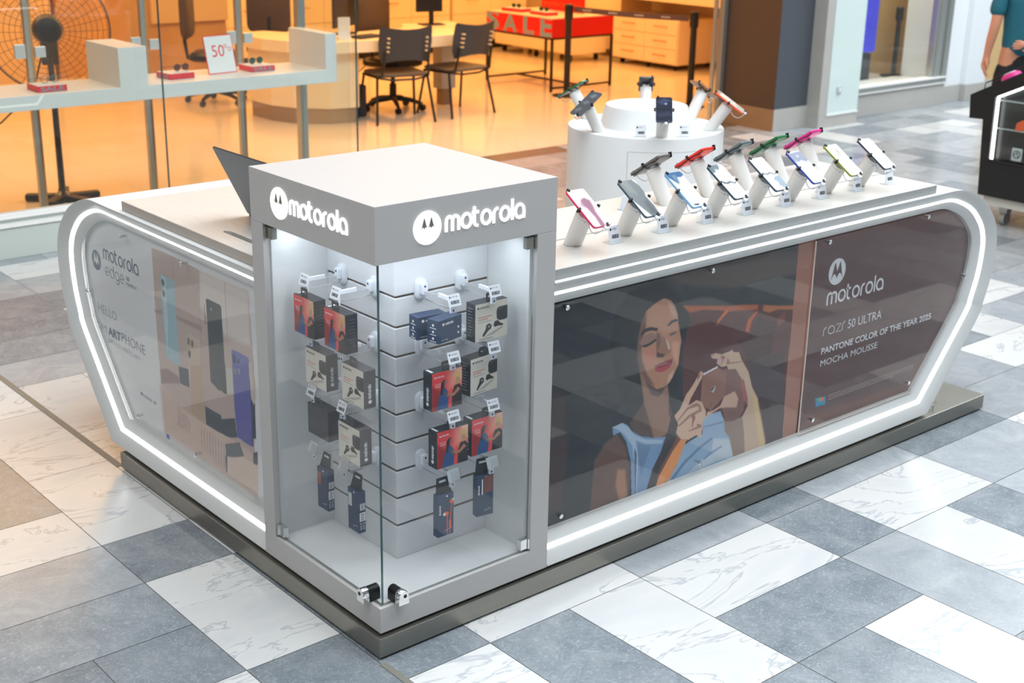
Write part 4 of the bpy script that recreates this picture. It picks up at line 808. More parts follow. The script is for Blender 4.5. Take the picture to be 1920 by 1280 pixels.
for r, z in enumerate(HZ):
    for c, s in enumerate((.485, .315)):
        hook(0, s, z, .125 if r in (0,) else .112, f'white hook with {"blank" if r == 3 else "price"} tag, left slatwall, {rown[r]} row, {"farther from" if c == 0 else "nearer"} the corner', 'moto buds' if r != 3 else '', r == 3)
    for c, s in enumerate((.308, .460)):
        hook(1, s, z, .150, f'white hook with {"blank" if r == 3 else "price"} tag, right slatwall, {rown[r]} row, {"nearer" if c == 0 else "farther from"} the corner', 'moto tag' if r == 0 else 'moto buds', r == 3)
# left slatwall packs (they hang on the hook wires)
pack_red(0, .470, .985, .155, 'red headphone box on the top left hook, partly behind the nearer red box')
pack_red(0, .302, .985, .155, 'red headphone box hanging on the left slatwall nearest the glass corner')
pack_wht(0, .452, .815, .130, 'cream earbud box with charcoal side, second row, farther hook of the left slatwall', edge='charcoal')
pack_wht(0, .252, .822, .130, 'cream earbud box with charcoal side and lettering, second row, nearer the glass corner', edge='charcoal')
pk, F_ = pack(0, .450, .632, .130, .115, .100, .042, None, 'plain dark grey box on the third row of the left slatwall', 'packaged product', 'charcoal')
mb = MB(); mb.prism(disc(.035, -.070, .003, 12), F_, 0, .0004); text(mb, 'motorola', -.040, -.060, -.015, -.054, F_, .0004); mb.build('front_lettering', 'inkb', pk)
pack_wht(0, .278, .628, .130, 'cream earbud box with charcoal side on the third row, left slatwall', edge='charcoal')
pack_slim(0, .450, .448, .120, 'slim navy earphone box with barcode, farther bottom hook of the left slatwall', 0)
pack_slim(0, .278, .440, .120, 'slim navy earphone box with barcode, bottom hook nearest the glass corner', 1)
# right slatwall packs
def moto_tag_box(s, u, rz, label):
    t = thing('product_box', label, 'tracker box', (s, .218-u, .978), rz, 'small navy tracker boxes'); F = lambda a, b, d: (a, -d, b)
    MB().prism([(-.050, -.070), (.050, -.070), (.050, 0), (-.050, 0)], F, -.045, 0).build('carton', 'navy', t, bevel=.0008, seg=1)
    mb = MB(); mb.prism(disc(-.030, -.014, .0045, 14), F, 0, .0004); strokes(mb, 'motorola', -.020, -.017, .012, .005, .0012, F, 0, .0004); text(mb, 'moto tag', -.038, -.064, -.012, -.0595, F, .0004)
    for k in range(3): mb.prism(disc(-.05, 0, .0, 3), F, 0, 0) if False else None
    for a, b in ((.035, -.035), (.035, -.052)): mb.prism(rrect(.006, .006, .001), lambda x, y, d: F(x+a, y+b, d), 0, .0004)
    V = lambda a, b, d: F(-.050-d, b, -.022+a)
    for k, b in enumerate((-.016, -.036, -.056)): mb.prism(disc(0, b, .004, 10), V, 0, .0004); mb.prism([(-.012, b-.010), (.012, b-.010), (.012, b-.008), (-.012, b-.008)], V, 0, .0004)
    mb.build('box_lettering', 'inkw', t)
moto_tag_box(.278, .100, -.10, 'small navy tracker box hanging behind the front navy tracker box')
moto_tag_box(.306, .152, .18, 'front one of the two small navy tracker boxes on the top hook')
pack_wht(1, .462, .998, .150, 'cream earbud box with dark case picture, top row of the right slatwall', w=.125)
pack_red(1, .290, .822, .158, 'red headphone box, second row of the right slatwall')
pack_wht(1, .448, .826, .135, 'cream earbud box, second row below the top cream box, right slatwall', rz=.10)
pack_red(1, .310, .634, .160, 'red headphone box on the third row, nearer hook of the right slatwall', w=.118)
pack_red(1, .450, .636, .152, 'red headphone box on the third row beside the white back wall', w=.122)
pack_slim(1, .285, .452, .160, 'slim navy box printed with orange earphones, bottom row right slatwall', 0)
pack_slim(1, .442, .470, .155, 'slim navy box with reddish window, bottom row farthest right', 1, rz=-.15)
# ================================================================ PHONES ON STANDS
def phone_frame(tilt):
    ax = Vector((0, -math.cos(tilt), -math.sin(tilt))); sx = Vector((1, 0, 0)); nrm = Vector((0, -math.sin(tilt), math.cos(tilt)))
    return ax, sx, nrm
TILT = .5827
def stand(loc, rz, label, dx, dy, zc, group, top=None, cable=True):
    """loc: foot of the post; dx,dy,zc: where the phone back sits relative to the foot (local, facing -y)"""
    t = thing('phone_stand', label, 'phone stand', loc, rz, group); ax, sx, n = phone_frame(TILT)
    top = Vector((dx, dy, zc))-n*.022; r = .029
    mb = MB(); k = 28; l0 = [(r*math.cos(2*PI*i/k), r*1.12*math.sin(2*PI*i/k), 0) for i in range(k)]
    def ring(c, rad): return [c+sx*rad*math.cos(2*PI*i/k)-ax*rad*math.sin(2*PI*i/k) for i in range(k)]
    mb.loft([[Vector(p) for p in l0], ring(top-n*.010, r), ring(top-n*.0095, r-.0012), ring(top-n*.0085, r-.0012), ring(top-n*.008, r), ring(top, r), ring(top+n*.003, r-.004)])
    mb.build('post', 'post', t, smooth=True)
    c0 = top+n*.003
    MB().lathe([(.030, 0), (.031, .0012), (.030, .0018)], (0, 0, 0), 28).build('base_ring', 'clampw', t)
    pz = MB()
    for q in (-.6, .6): c = top-n*.014+ax*r*.72+sx*r*q*.8; pz.tube([c, c+ax*.004], .0018, 8)
    pz.build('screw', 'black', t)
    hd = MB().obox(c0+n*.004, sx*.016, ax*.022, n*.005).build('mount_head', 'plastic', t, bevel=.002)
    cl = MB(); pc = Vector((dx, dy, zc))
    for s_ in (-1, 1):
        cl.tube([c0+n*.006+sx*s_*.010, pc-n*.007+sx*s_*.036, pc-n*.006+sx*s_*.043, pc+n*.006+sx*s_*.0435, pc+n*.0075+sx*s_*.037], [.003, .003, .0042, .0048, .004], 8)
    for s_, o in ((-1, -.028), (1, .018)):
        e = pc+ax*s_*.0835+sx*o
        cl.tube([c0+n*.005+ax*s_*.018, pc-n*.009+ax*s_*.055+sx*o*.6, pc-n*.008+ax*s_*.082+sx*o, e+n*.006, e+n*.0075-ax*s_*.008], [.002, .002, .003, .0048, .0042], 8)
    cl.build('clamp_arm', 'black', t, smooth=True)
    pl = MB().obox(pc+ax*.087+sx*.010-n*.001, sx*.007, ax*.008, n*.004).build('plug', 'plastic', t, bevel=.0015)
    if cable:
        a = pc+ax*.088-n*.004; b = c0-n*.01+ax*.02; path = []
        for i in range(13):
            q = i/12; path.append(a*(1-q)+b*q+Vector((0, 0, -.026*math.sin(PI*q)**.8))+sx*(-.012*math.sin(PI*q)))
        MB().tube(path, .0017, 6).build('cable', 'plastic', t, smooth=True)
    return t
def phone(loc, rz, label, edge, screen, group, fold=False, w=.076, back=None):
    t = thing('smartphone', label, 'phone', loc, rz, group); ax, sx, n = phone_frame(TILT)
    P = rrect(w, .164, .009, 4); F = lambda a, b, d: sx*a-ax*b+n*d
    MB().prism(P, F, -.004, .004).build('body', edge, t, bevel=.0012, smooth=True)
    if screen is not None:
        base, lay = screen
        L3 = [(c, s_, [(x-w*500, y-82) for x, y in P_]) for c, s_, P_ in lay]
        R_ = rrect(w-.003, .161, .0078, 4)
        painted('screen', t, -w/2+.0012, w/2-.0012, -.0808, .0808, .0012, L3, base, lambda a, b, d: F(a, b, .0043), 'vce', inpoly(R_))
    else: MB().prism(rrect(w-.004, .160, .007), F, .004, .0043).build('screen', 'screenoff', t)
    cm = MB()
    for dy in (.0, .022): cm.prism(disc(-w/2+.016, .062-dy, .008, 16), F, -.0058, -.004)
    cm.build('camera_lens', 'black', t)
    if back:
        B = MB(); B.prism([(-w/2+.001, -.080), (w/2-.001, -.080), (w/2-.001, -.02), (w/2-.001, .080), (-w/2+.001, .080)], F, -.0056, -.004)
        # rubbery back shell that bulges towards the camera end, as on the rear row
        loops = [[F(a*.96, b, -.005) for a, b in rrect(w, .162, .012)], [F(a*.90, b*.93, -.009) for a, b in rrect(w, .162, .012)], [F(a*.55, b*.62, -.0125) for a, b in rrect(w, .162, .012)]]
        MB().loft(loops).build('back_cover', back, t, smooth=True)
        ed = MB(); ed.tube([F(w*.47, -.080, -.005), F(w*.47, -.05, -.012), F(w*.47, -.02, -.007), F(w*.47, .03, -.006), F(w*.47, .055, -.011), F(w*.47, .079, -.006)], .0016, 6); ed.build('cable_guard', 'black', t)
    return t
WH = (250, 252, 254)  # sky reflections on the phone glass, painted in as glowing white and colour shapes
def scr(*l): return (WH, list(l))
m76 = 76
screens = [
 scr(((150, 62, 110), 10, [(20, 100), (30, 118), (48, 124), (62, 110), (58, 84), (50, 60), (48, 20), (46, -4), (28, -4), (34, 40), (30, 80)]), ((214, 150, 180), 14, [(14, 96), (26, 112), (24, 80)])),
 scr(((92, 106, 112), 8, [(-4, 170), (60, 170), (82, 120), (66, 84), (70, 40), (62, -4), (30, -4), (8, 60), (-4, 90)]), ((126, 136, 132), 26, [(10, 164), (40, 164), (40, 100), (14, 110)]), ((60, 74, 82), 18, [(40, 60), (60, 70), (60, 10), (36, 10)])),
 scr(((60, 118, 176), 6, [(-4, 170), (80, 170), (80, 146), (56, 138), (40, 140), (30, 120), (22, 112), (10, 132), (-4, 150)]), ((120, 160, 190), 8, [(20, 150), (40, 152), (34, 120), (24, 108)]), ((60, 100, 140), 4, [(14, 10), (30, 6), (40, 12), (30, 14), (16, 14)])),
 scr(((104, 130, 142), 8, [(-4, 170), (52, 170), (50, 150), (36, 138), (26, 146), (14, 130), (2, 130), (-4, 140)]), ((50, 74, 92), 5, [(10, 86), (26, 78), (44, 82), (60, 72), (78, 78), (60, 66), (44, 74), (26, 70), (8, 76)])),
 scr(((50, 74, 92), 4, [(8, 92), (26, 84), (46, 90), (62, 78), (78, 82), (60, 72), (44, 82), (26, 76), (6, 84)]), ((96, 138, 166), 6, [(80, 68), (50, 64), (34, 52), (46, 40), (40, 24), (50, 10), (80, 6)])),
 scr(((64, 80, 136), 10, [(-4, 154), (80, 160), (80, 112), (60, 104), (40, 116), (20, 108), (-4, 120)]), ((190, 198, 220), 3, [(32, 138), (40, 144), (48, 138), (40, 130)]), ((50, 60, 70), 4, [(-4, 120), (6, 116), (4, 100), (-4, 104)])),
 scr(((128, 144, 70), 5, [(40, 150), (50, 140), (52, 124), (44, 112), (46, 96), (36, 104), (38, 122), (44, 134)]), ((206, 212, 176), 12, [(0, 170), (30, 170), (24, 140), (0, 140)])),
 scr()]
px = [.8937, 1.1212, 1.3426, 1.5528, 1.7696, 1.9799, 2.2009, 2.4095]
fcol = [('phone_magenta', (222, 20, 92)), ('phone_petrol', (36, 72, 92)), ('phone_sky', (110, 170, 214)), ('phone_teal', (24, 62, 78)), ('phone_steelblue', (40, 66, 90)), ('phone_royal', (26, 62, 160)), ('phone_olive', (140, 150, 30)), ('phone_ink', (30, 48, 66))]
flab = ['magenta edged phone with purple shape on its screen, nearest the showcase', 'petrol edged phone with mostly grey screen, second from the showcase', 'sky blue edged phone with blue top corner on its screen', 'dark teal edged phone with grey blue corner and thin wave on its screen', 'steel blue edged phone with a wave and a blue lower corner on its screen', 'royal blue edged phone with a navy band across its upper screen', 'olive edged phone with a thin green wave on its white screen', 'dark ink edged phone with all white screen at the far end of the front row']
ordn = ['first', 'second', 'third', 'fourth', 'fifth', 'sixth', 'seventh', 'eighth']
WZ = 1.0677
ph0 = None
for i, x in enumerate(px):
    rz = .045; bx, by = x+.028, .216
    stand((bx, by, WZ), 0, f'white phone post in the front row, {ordn[i]} from the showcase', x-bx, .1197-by, 1.2086-WZ, 'phone stands in the front row')
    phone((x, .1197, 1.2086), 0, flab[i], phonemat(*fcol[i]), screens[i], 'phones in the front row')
rx = [1.554, 1.788, 2.006, 2.216, 2.430]
rcol = [('phone_taupe', (104, 98, 94)), ('phone_red', (238, 42, 26)), ('phone_slate', (96, 112, 116)), ('phone_green', (30, 116, 66)), ('phone_pink', (226, 40, 140))]
rn = ['taupe grey', 'bright red', 'slate grey', 'green', 'hot pink']
for i, x in enumerate(rx):
    bx, by = x+.030, .428
    stand((bx, by, WZ), PI, f'white phone post in the back row holding the {rn[i]} phone', -(x-bx), -(.487-by), 1.2086-WZ, 'phone stands in the back row')
    m_ = phonemat(*rcol[i]); phone((x, .487, 1.2086), PI, f'{rn[i]} phone seen from behind in the back row', m_, None, 'phones in the back row', back=m_)
def price_label(loc, rz, label, txt, group, sc=1.):
    t = thing('price_label', label, 'price label', loc, rz, group); a = .20; ca, sa = math.cos(a), math.sin(a)
    G = lambda u, v, d: (u*sc, (-.006+v*sa-d*ca)*sc, (.002+v*ca+d*sa)*sc)
    MB().box(-.034*sc, .024*sc, -.022*sc, .016*sc, 0, .002*sc).build('foot', 'clampw', t, bevel=.0008)
    o = MB().prism([(p+.0, q+.026) for p, q in rrect(.050, .052, .004)], G, 0, .003).build('card', 'plastic', t)
    mb = MB(); mb.prism(rrect(.030, .012, .001), lambda u, v, d: G(u+.002, v+.017, d), .003, .0034); mb.build('price_display', 'lcd', o)
    mb = MB(); bars(mb, -.0115, .0155, .0130, .0210, G, .0036, 7, 3); mb.build('price_digits', 'lcdw', o)
    mb = MB(); mb.prism(disc(-.0165, .041, .0042, 16), G, .003, .0033); mb.build('round_emblem', 'ink', o)
    mb = MB()
    if txt == 'edge': strokes(mb, 'edge', -.0085, .0385, .0075, .0058, .0007, G, .003, .0032)
    else: strokes(mb, 'raz', -.0085, .0385, .003, .0058, .0007, G, .003, .0032); strokes(mb, 'r', .0045, .0385, .0065, .0058, .0007, G, .003, .0032)
    text(mb, '50', .0095, .039, .0135, .042, G, .0032); mb.build('card_lettering', 'inkb', o)
    return t
for i, x in enumerate(px):
    price_label((x+.158, .160, WZ), 0, f'small white price label standing beside the {ordn[i]} front row phone', 'edge' if i < 5 else 'razr', 'price labels in the front row')
for i, x in enumerate(rx[:1]):
    price_label((x-.150, .455, WZ), PI, 'small white price label seen from behind, beside the taupe phone of the back row', 'edge', 'price labels in the back row')
# ================================================================ LAPTOP
t = thing('laptop', 'open dark grey laptop seen from behind on the left worktop', 'laptop', (0, 0, 1.0698))
MB().box(.272, .500, .800, 1.148, 0, .014).build('keyboard_base', 'laptop', t, bevel=.003)
G = lambda a, b, d: (.270-b*.447-d*.894, .800+a, .012+b*.894-d*.447)
lid = MB().prism([(0.174+p, .136+q) for p, q in rrect(.348, .272, .008)], G, -.003, .003).build('lid', 'laptop', t, bevel=.001)
MB().prism([(0.174+p, .140+q) for p, q in rrect(.328, .245, .004)], G, -.0034, -.0031).build('screen', 'screenoff', lid)
# ================================================================ ROUND DISPLAY TABLE
rc = (2.80, 1.72)
t = thing('round_display_table', 'white round drum-shaped display table behind the kiosk', 'display table', (rc[0], rc[1], 0))
MB().lathe([(.30, 0), (.30, .05), (.38, .05), (.38, 1.044), (.3785, 1.0475), (.374, 1.049)], n=96).build('drum', 'white', t, smooth=True)
MB().lathe([(.226, 1.049), (.222, 1.056), (.203, 1.140), (.198, 1.149), (.188, 1.151), (.150, 1.151), (.149, 1.1500)], n=64).build('raised_drum', 'white', t, smooth=True)
dm = MB()
for (a0, a1) in ((198, 262),):
    def band_(h0, h1, b0, b1):
        n = 24; vs = []; 
        for k in range(n+1):
            a = math.radians(b0+(b1-b0)*k/n); vs += [(.3806*math.cos(a), .3806*math.sin(a), h0), (.3806*math.cos(a), .3806*math.sin(a), h1)]
        dm.add(vs, [(2*k, 2*k+2, 2*k+3, 2*k+1) for k in range(n)])
    band_(.985, .9865, a0+14, a1+20); band_(.10, .985, a0+14, a0+14.3); band_(.10, .985, a1+19.7, a1+20)
dm.build('door_outline', 'stone', t)
rd = [(238, 'navy screened phone at the front of the round table', 'phone_steelnavy', (60, 76, 110), 0), (300, 'orange edged phone at the right of the round table', 'phone_orange', (244, 84, 30), 1), (0, 'grey and tan phone at the rear right of the round table', 'phone_tan', (170, 120, 80), 1),
      (45, 'black backed phone at the far side of the round table', 'phone_black', (50, 50, 52), 2), (110, 'green edged phone at the rear left of the round table', 'phone_pine', (24, 110, 66), 3), (180, 'grey screened phone at the left of the round table', 'phone_grey2', (88, 92, 98), 4)]
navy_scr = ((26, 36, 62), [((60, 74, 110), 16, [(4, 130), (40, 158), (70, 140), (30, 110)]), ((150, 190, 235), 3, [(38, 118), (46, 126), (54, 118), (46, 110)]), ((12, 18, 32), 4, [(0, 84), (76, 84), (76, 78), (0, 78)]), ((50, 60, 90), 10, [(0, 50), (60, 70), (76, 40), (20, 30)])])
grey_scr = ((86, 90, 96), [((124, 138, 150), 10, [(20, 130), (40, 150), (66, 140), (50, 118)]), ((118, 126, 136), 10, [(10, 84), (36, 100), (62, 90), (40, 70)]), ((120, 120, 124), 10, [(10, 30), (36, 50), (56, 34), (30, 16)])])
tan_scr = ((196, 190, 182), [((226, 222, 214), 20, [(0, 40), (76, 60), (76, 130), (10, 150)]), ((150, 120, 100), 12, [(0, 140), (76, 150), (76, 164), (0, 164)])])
for a, lb, mn, mc, k in rd:
    ar = math.radians(a); bx, by = rc[0]+.315*math.cos(ar), rc[1]+.315*math.sin(ar); rz = ar+PI/2 if a != 238 else math.radians(226)+PI/2
    stand((bx, by, 1.0492), rz, 'white phone post on the round table holding the '+lb.split(' phone')[0]+' phone', 0, -.092, .1405, 'phone stands on the round table')
    ox, oy = .092*math.sin(rz), -.092*math.cos(rz)
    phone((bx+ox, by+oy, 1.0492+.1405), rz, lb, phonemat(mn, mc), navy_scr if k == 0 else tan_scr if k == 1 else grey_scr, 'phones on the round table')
price_label((rc[0]-.245, rc[1]-.205, 1.0492), -.62, 'white price label on the round table, left of the navy screened phone', 'razr', 'price labels on the round table')
price_label((rc[0]-.072, rc[1]-.320, 1.0492), -.62, 'white price label on the round table, right of the navy screened phone', 'razr', 'price labels on the round table')
# ================================================================ SHOP DISPLAY SHELF (behind the glass)
t = thing('window_display_shelf', 'long white display shelf with raised end blocks behind the shop glass', 'display shelf', (0, 0, 0))
MB().prism([(-4.5, .80), (3.29, .80), (3.29, 1.135), (3.20, 1.135), (3.20, .89), (1.87, .89), (1.87, 1.135), (1.68, 1.135), (1.68, .89), (-4.5, .89)], lambda a, b, d: (a, d, b), 5.20, 5.68).build('shelf', 'white', t, bevel=.003)
for x in (1.33, 2.115, 2.83):
    t = thing('glass_panel_post', {1.33: 'metal post with two white clamps by the pedestal fan', 2.115: 'metal post right of the first raised shelf block', 2.83: 'metal post with clamps left of the dark chairs'}[x], 'post', (x, 5.74, 0), 0, 'posts behind the display shelf')
    MB().box(-.022, .006, -.02, .02, 0, 2.9).build('metal_face', 'steel2', t, bevel=.002); MB().box(.006, .024, -.02, .02, 0, 2.9).build('brown_face', 'handle', t, bevel=.002)
    box('clamp', -.10, -.03, -.026, .0, 1.04, 1.13, 'clampw', t, .006); box('clamp', .03, .10, -.026, .0, 1.04, 1.11, 'clampw', t, .006)
def sg(cx, cy, z, rz, lens, frm, label):
    t = thing('eyeglasses', label, 'glasses', (cx, cy, z), rz)
    for s_ in (-1, 1):
        mb = MB(); mb.prism(disc(s_*.034, .024, .025, 20, .021), lambda a, b, d: (a, d, b), -.001, .001); mb.build('lens', lens, t)
        mb = MB(); mb.tube([(s_*.034+.026*math.cos(q), 0, .024+.022*math.sin(q)) for q in [2*PI*k/20 for k in range(21)]], .0018, 6, cap=False); mb.tube([(s_*.060, 0, .032), (s_*.066, .03, .030), (s_*.066, .11, .018), (s_*.064, .14, .002)], .0018, 6); mb.build('rim_and_temple', frm, t, smooth=True)
    MB().tube([(-.010, 0, .030), (0, -.002, .034), (.010, 0, .030)], .0018, 6).build('bridge', frm, t)
def tray(cx, cy, z, w, d, h, rz, label, letters=True, face=0):
    t = thing('sale_tray', label, 'display tray', (cx, cy, z), rz)
    MB().box(-w/2, w/2, -d/2, d/2, 0, h).build('tray', 'red2', t, bevel=.002); MB().box(-w/2+.004, w/2-.004, -d/2+.004, d/2-.004, h, h+.002).build('tray_top', 'white', t)
    if letters:
        mb = MB(); f = (lambda u, v, dd: (u, -d/2-dd, v)) if face == 0 else (lambda u, v, dd: (-w/2-dd, -u, v))
        L_ = w if face == 0 else d; text(mb, 'SALE', -L_*.40, .004, L_*.40, h-.004, f, .001, bold=.02); mb.build('sale_lettering', 'blueg', t)
    return t
tray(1.275, 5.36, .892, .185, .17, .035, 0, 'red SALE tray with clear glasses, left of the raised shelf block'); sg(1.30, 5.37, .930, .15, 'acrylic', 'clearf', 'clear glasses with thin teal frame on the left red tray')
tray(2.17, 5.42, .892, .185, .17, .035, .08, 'red tray with brown sunglasses beside the fifty percent card', True, 1); sg(2.22, 5.43, .930, .2, 'lens', 'tort', 'brown tinted round sunglasses on the red tray beside the sign card')
tray(2.80, 5.45, .892, .185, .17, .035, 0, 'red SALE tray with green sunglasses nearest the shelf end block'); sg(2.80, 5.46, .930, .2, 'lensg', 'tort', 'dark sunglasses with green lenses on the right red tray')
def signcard(cx, cy, z, label):
    t = thing('sign_card', label, 'sign', (cx, cy, z), .12); G = lambda a, b, d: (a, b*.22-d, b*.975)
    MB().prism([(-.115, 0), (.115, 0), (.115, .255), (-.115, .255)], G, 0, .004).build('card', 'red2', t); MB().prism([(-.109, .006), (.109, .006), (.109, .249), (-.109, .249)], G, .004, .005).build('card_face', 'inkw', t)
    mb = MB(); text(mb, '50', -.062, .112, .038, .190, G, .0056); ribbon(mb, arc(.052, .178, .011, 0, 360, 14), .004, G, .005, .0056); ribbon(mb, arc(.084, .158, .012, 0, 360, 14), .004, G, .005, .0056); mb.build('card_lettering', 'red2', t)
signcard(2.52, 5.42, .892, 'white card with red border reading 50 percent on the display shelf'); signcard(.80, 5.34, .892, 'white card with red border cut by the left edge of the view')
# pedestal fan
t = thing('pedestal_fan', 'large dark pedestal fan standing behind the display shelf', 'fan', (1.62, 6.13, 0), -.35)
f = MB()
for a in (.2, 1.5, 2.9, 4.3, 5.4): f.obox((.13*math.cos(a), .13*math.sin(a), .028), (.12*math.cos(a), .12*math.sin(a), 0), (-.036*math.sin(a), .036*math.cos(a), 0), (0, 0, .022))
f.build('foot', 'frame_b', t, bevel=.01)
MB().lathe([(.045, 0), (.05, .05), (.024, .07), (.020, .95), (.018, 1.0)], n=16).build('pole', 'screenoff', t, smooth=True)
hz_ = 1.16
MB().lathe([(.02, -.02), (.085, 0), (.10, .05), (.10, .12), (.07, .20), (.02, .22)], (0, -.02, hz_), 24, axis='y').build('motor', 'black', t, smooth=True)
MB().box(-.055, .055, .0, .09, .93, 1.12).build('tilt_bracket', 'black', t, bevel=.01)
g = MB()
for k in range(9): rr = .10+.036*k; yy = -.10+.06*(rr/.4)**2; g.tube([(rr*math.cos(q), yy, hz_+rr*math.sin(q)) for q in [2*PI*j/40 for j in range(41)]], .0016, 4, cap=False)
for k in range(30): q = 2*PI*k/30; g.tube([(.06*math.cos(q), -.10, hz_+.06*math.sin(q)), (.25*math.cos(q), -.085, hz_+.25*math.sin(q)), (.40*math.cos(q), -.035, hz_+.40*math.sin(q))], .0015, 4)
g.tube([(.40*math.cos(q), -.02, hz_+.40*math.sin(q)) for q in [2*PI*j/48 for j in range(49)]], .006, 6, cap=False)
g.build('cage', 'brown', t, smooth=True)
bl = MB()
for k in range(3):
    q = 2*PI*k/3+.4; A = []; 
    for rr, wv, tw in ((.07, .05, .030), (.18, .10, .028), (.30, .13, .02), (.35, .06, .012)):
        c = Vector((rr*math.cos(q), -.055, hz_+rr*math.sin(q))); e = Vector((-math.sin(q), 0, math.cos(q)))
        A.append([c-e*wv+Vector((0, -tw, 0)), c+e*wv+Vector((0, tw, 0)), c+e*wv+Vector((0, tw+.003, 0)), c-e*wv+Vector((0, -tw+.003, 0))])
    bl.loft(A)
bl.build('blade', 'acrylic', t, smooth=True)
MB().tube([(.0, .1, hz_), (-.12, .12, .75), (-.35, .05, .55), (-.8, -.1, .35), (-1.2, -.2, .02)], .006, 8).build('cord', 'frame_b', t, smooth=True)
# desk ---------------------------------------------------------------------
t = thing('service_desk', 'cream L-shaped service desk with curved front and monitor', 'desk', (0, 0, 0))
top = [(4.35, 8.05), (4.45, 7.78), (4.75, 7.48), (5.2, 7.40), (6.05, 7.42), (6.45, 7.62), (6.72, 8.0), (6.80, 8.45), (6.2, 8.45), (6.0, 8.15), (5.2, 8.05), (4.9, 8.25), (4.7, 8.6), (4.35, 8.6)]
MB().prism(top, lambda a, b, d: (a, b, d), .655, .76).build('desk_top', 'cream', t, bevel=.006)
body = [(4.46, 8.10), (4.55, 7.85), (4.80, 7.62), (5.06, 7.56), (5.10, 7.60), (5.10, 7.90), (4.8, 8.1), (4.66, 8.5), (4.46, 8.5)]
MB().prism(body, lambda a, b, d: (a, b, d), .14, .655).build('curved_body', 'cream', t, bevel=.004)
MB().prism([(4.68+(x-4.68)*.96, 8.0+(y-8.0)*.94) for x, y in body], lambda a, b, d: (a, b, d), 0, .14).build('kick_board', 'plinthb', t)
MB().box(6.30, 6.48, 7.92, 8.06, .16, .655).build('leg_column', 'stone', t, bevel=.003); MB().box(6.33, 6.45, 7.94, 8.04, 0, .16).build('leg_foot', 'plinthb', t)
MB().tube([(5.14, 7.7, .655), (5.30, 7.75, .50), (5.22, 7.8, .42), (5.12, 7.8, .38)], .006, 6).build('cable', 'frame_b', t)
t = thing('monitor', 'black monitor on a stand at the middle of the service desk', 'monitor', (6.40, 8.22, .7605), -.25)
MB().box(-.12, .12, -.08, .08, 0, .012).build('base', 'frame_b', t, bevel=.004); MB().box(-.022, .022, -.012, .012, .012, .22).build('neck', 'frame_b', t)
MB().box(-.17, .11, -.03, .0, .13, .44).build('screen', 'black', t, bevel=.004)
t = thing('monitor', 'black monitor behind the shop glass edge at the left desk end', 'monitor', (5.20, 7.98, .7605), .5)
MB().box(-.12, .12, -.08, .08, 0, .012).build('base', 'frame_b', t, bevel=.004); MB().box(-.022, .022, .0, .02, .012, .2).build('neck', 'frame_b', t); MB().box(-.24, .24, -.03, .0, .07, .42).build('screen', 'black', t, bevel=.004)
t = thing('brochure_holder', 'upright cream brochure holder at the desk corner', 'holder', (4.93, 7.58, .7605), -.3)
MB().box(-.06, .06, -.03, .03, 0, .025).build('foot', 'inkw', t); MB().box(-.055, .055, -.008, .0, .025, .20).build('sheet', 'inkw', t)
t = thing('papers', 'loose papers lying on the service desk', 'papers', (5.75, 7.72, .7605), .2)
MB().box(-.25, .25, -.10, .10, 0, .006).build('sheet', 'inkw', t); MB().box(-.70, -.40, -.06, .10, 0, .02).build('folder', 'chair', t)
tag(box('waste_bin', 5.14, 5.32, 7.80, 7.98, 0, .30, 'chair', bevel=.02), 'dark grey waste bin under the desk behind the left chair', 'bin')
# chairs ---------------------------------------------------------------------
def visitor_chair(loc, rz, label):
    """front faces +y; back towards -y"""
    t = thing('visitor_chair', label, 'chair', loc, rz, 'visitor chairs at the desk'); t.scale = (1.14, 1.08, 1.0)
    P = [(a, b) for a, b in rrect(.46, .42, .09, 5)]
    MB().loft([[(a*s_, b*s_, z) for a, b in P] for s_, z in ((.90, .425), (.99, .435), (1.0, .448), (.93, .458), (.5, .452), (.1, .450))]).build('seat', 'seatc', t, smooth=True)
    bk = MB(); n = 14; loops = []
    for z, wd, dy, crv in ((.585, .40, -.235, .045), (.62, .44, -.24, .05), (.74, .46, -.262, .055), (.84, .45, -.285, .055), (.862, .43, -.29, .05)):
        f_ = [(wd*(k/n-.5), dy+crv*(2*abs(k/n-.5))**2, z+(.030*(2*(k/n-.5))**2 if z > .8 else (-.030*(2*(k/n-.5))**2 if z < .6 else 0))) for k in range(n+1)]
        loops.append(f_+[(x, y-.012, zz) for x, y, zz in reversed(f_)])
    bk.loft(loops).build('backrest', 'chair', t, smooth=True)
    for s_ in (-1, 1):
        for z in (.66, .70, .74, .78): MB().box(s_*.165-.006, s_*.165+.006, -.264-.18*(z-.64), -.235, z, z+.014).build('vent_hole', 'cream', t)
    fr = MB()
    for s_ in (-1, 1):
        fr.tube([(s_*.225, .16, .42), (s_*.215, -.16, .42), (s_*.205, -.21, .44), (s_*.195, -.225, .52), (s_*.19, -.25, .66)], .011, 8)
    fr.tube([(-.225, .16, .42), (-.12, .18, .405), (.12, .18, .405), (.225, .16, .42)], .010, 8); fr.tube([(-.21, -.17, .42), (-.1, -.19, .40), (.1, -.19, .40), (.21, -.17, .42)], .010, 8)
    fr.build('frame', 'frame_b', t, smooth=True)
    for s_ in (-1, 1):
        for y0, y1 in ((.15, .21), (-.15, -.23)): MB().tube([(s_*.22, y0, .42), (s_*.255, y1, .012), (s_*.256, y1, 0)], [.011, .011, .012], 10).build('leg', 'frame_b', t, smooth=True)
visitor_chair((5.44, 7.50, 0), -.22, 'charcoal visitor chair nearer the shop glass, back turned to the viewer')
visitor_chair((6.15, 7.50, 0), .12, 'charcoal visitor chair nearer the red sale table')
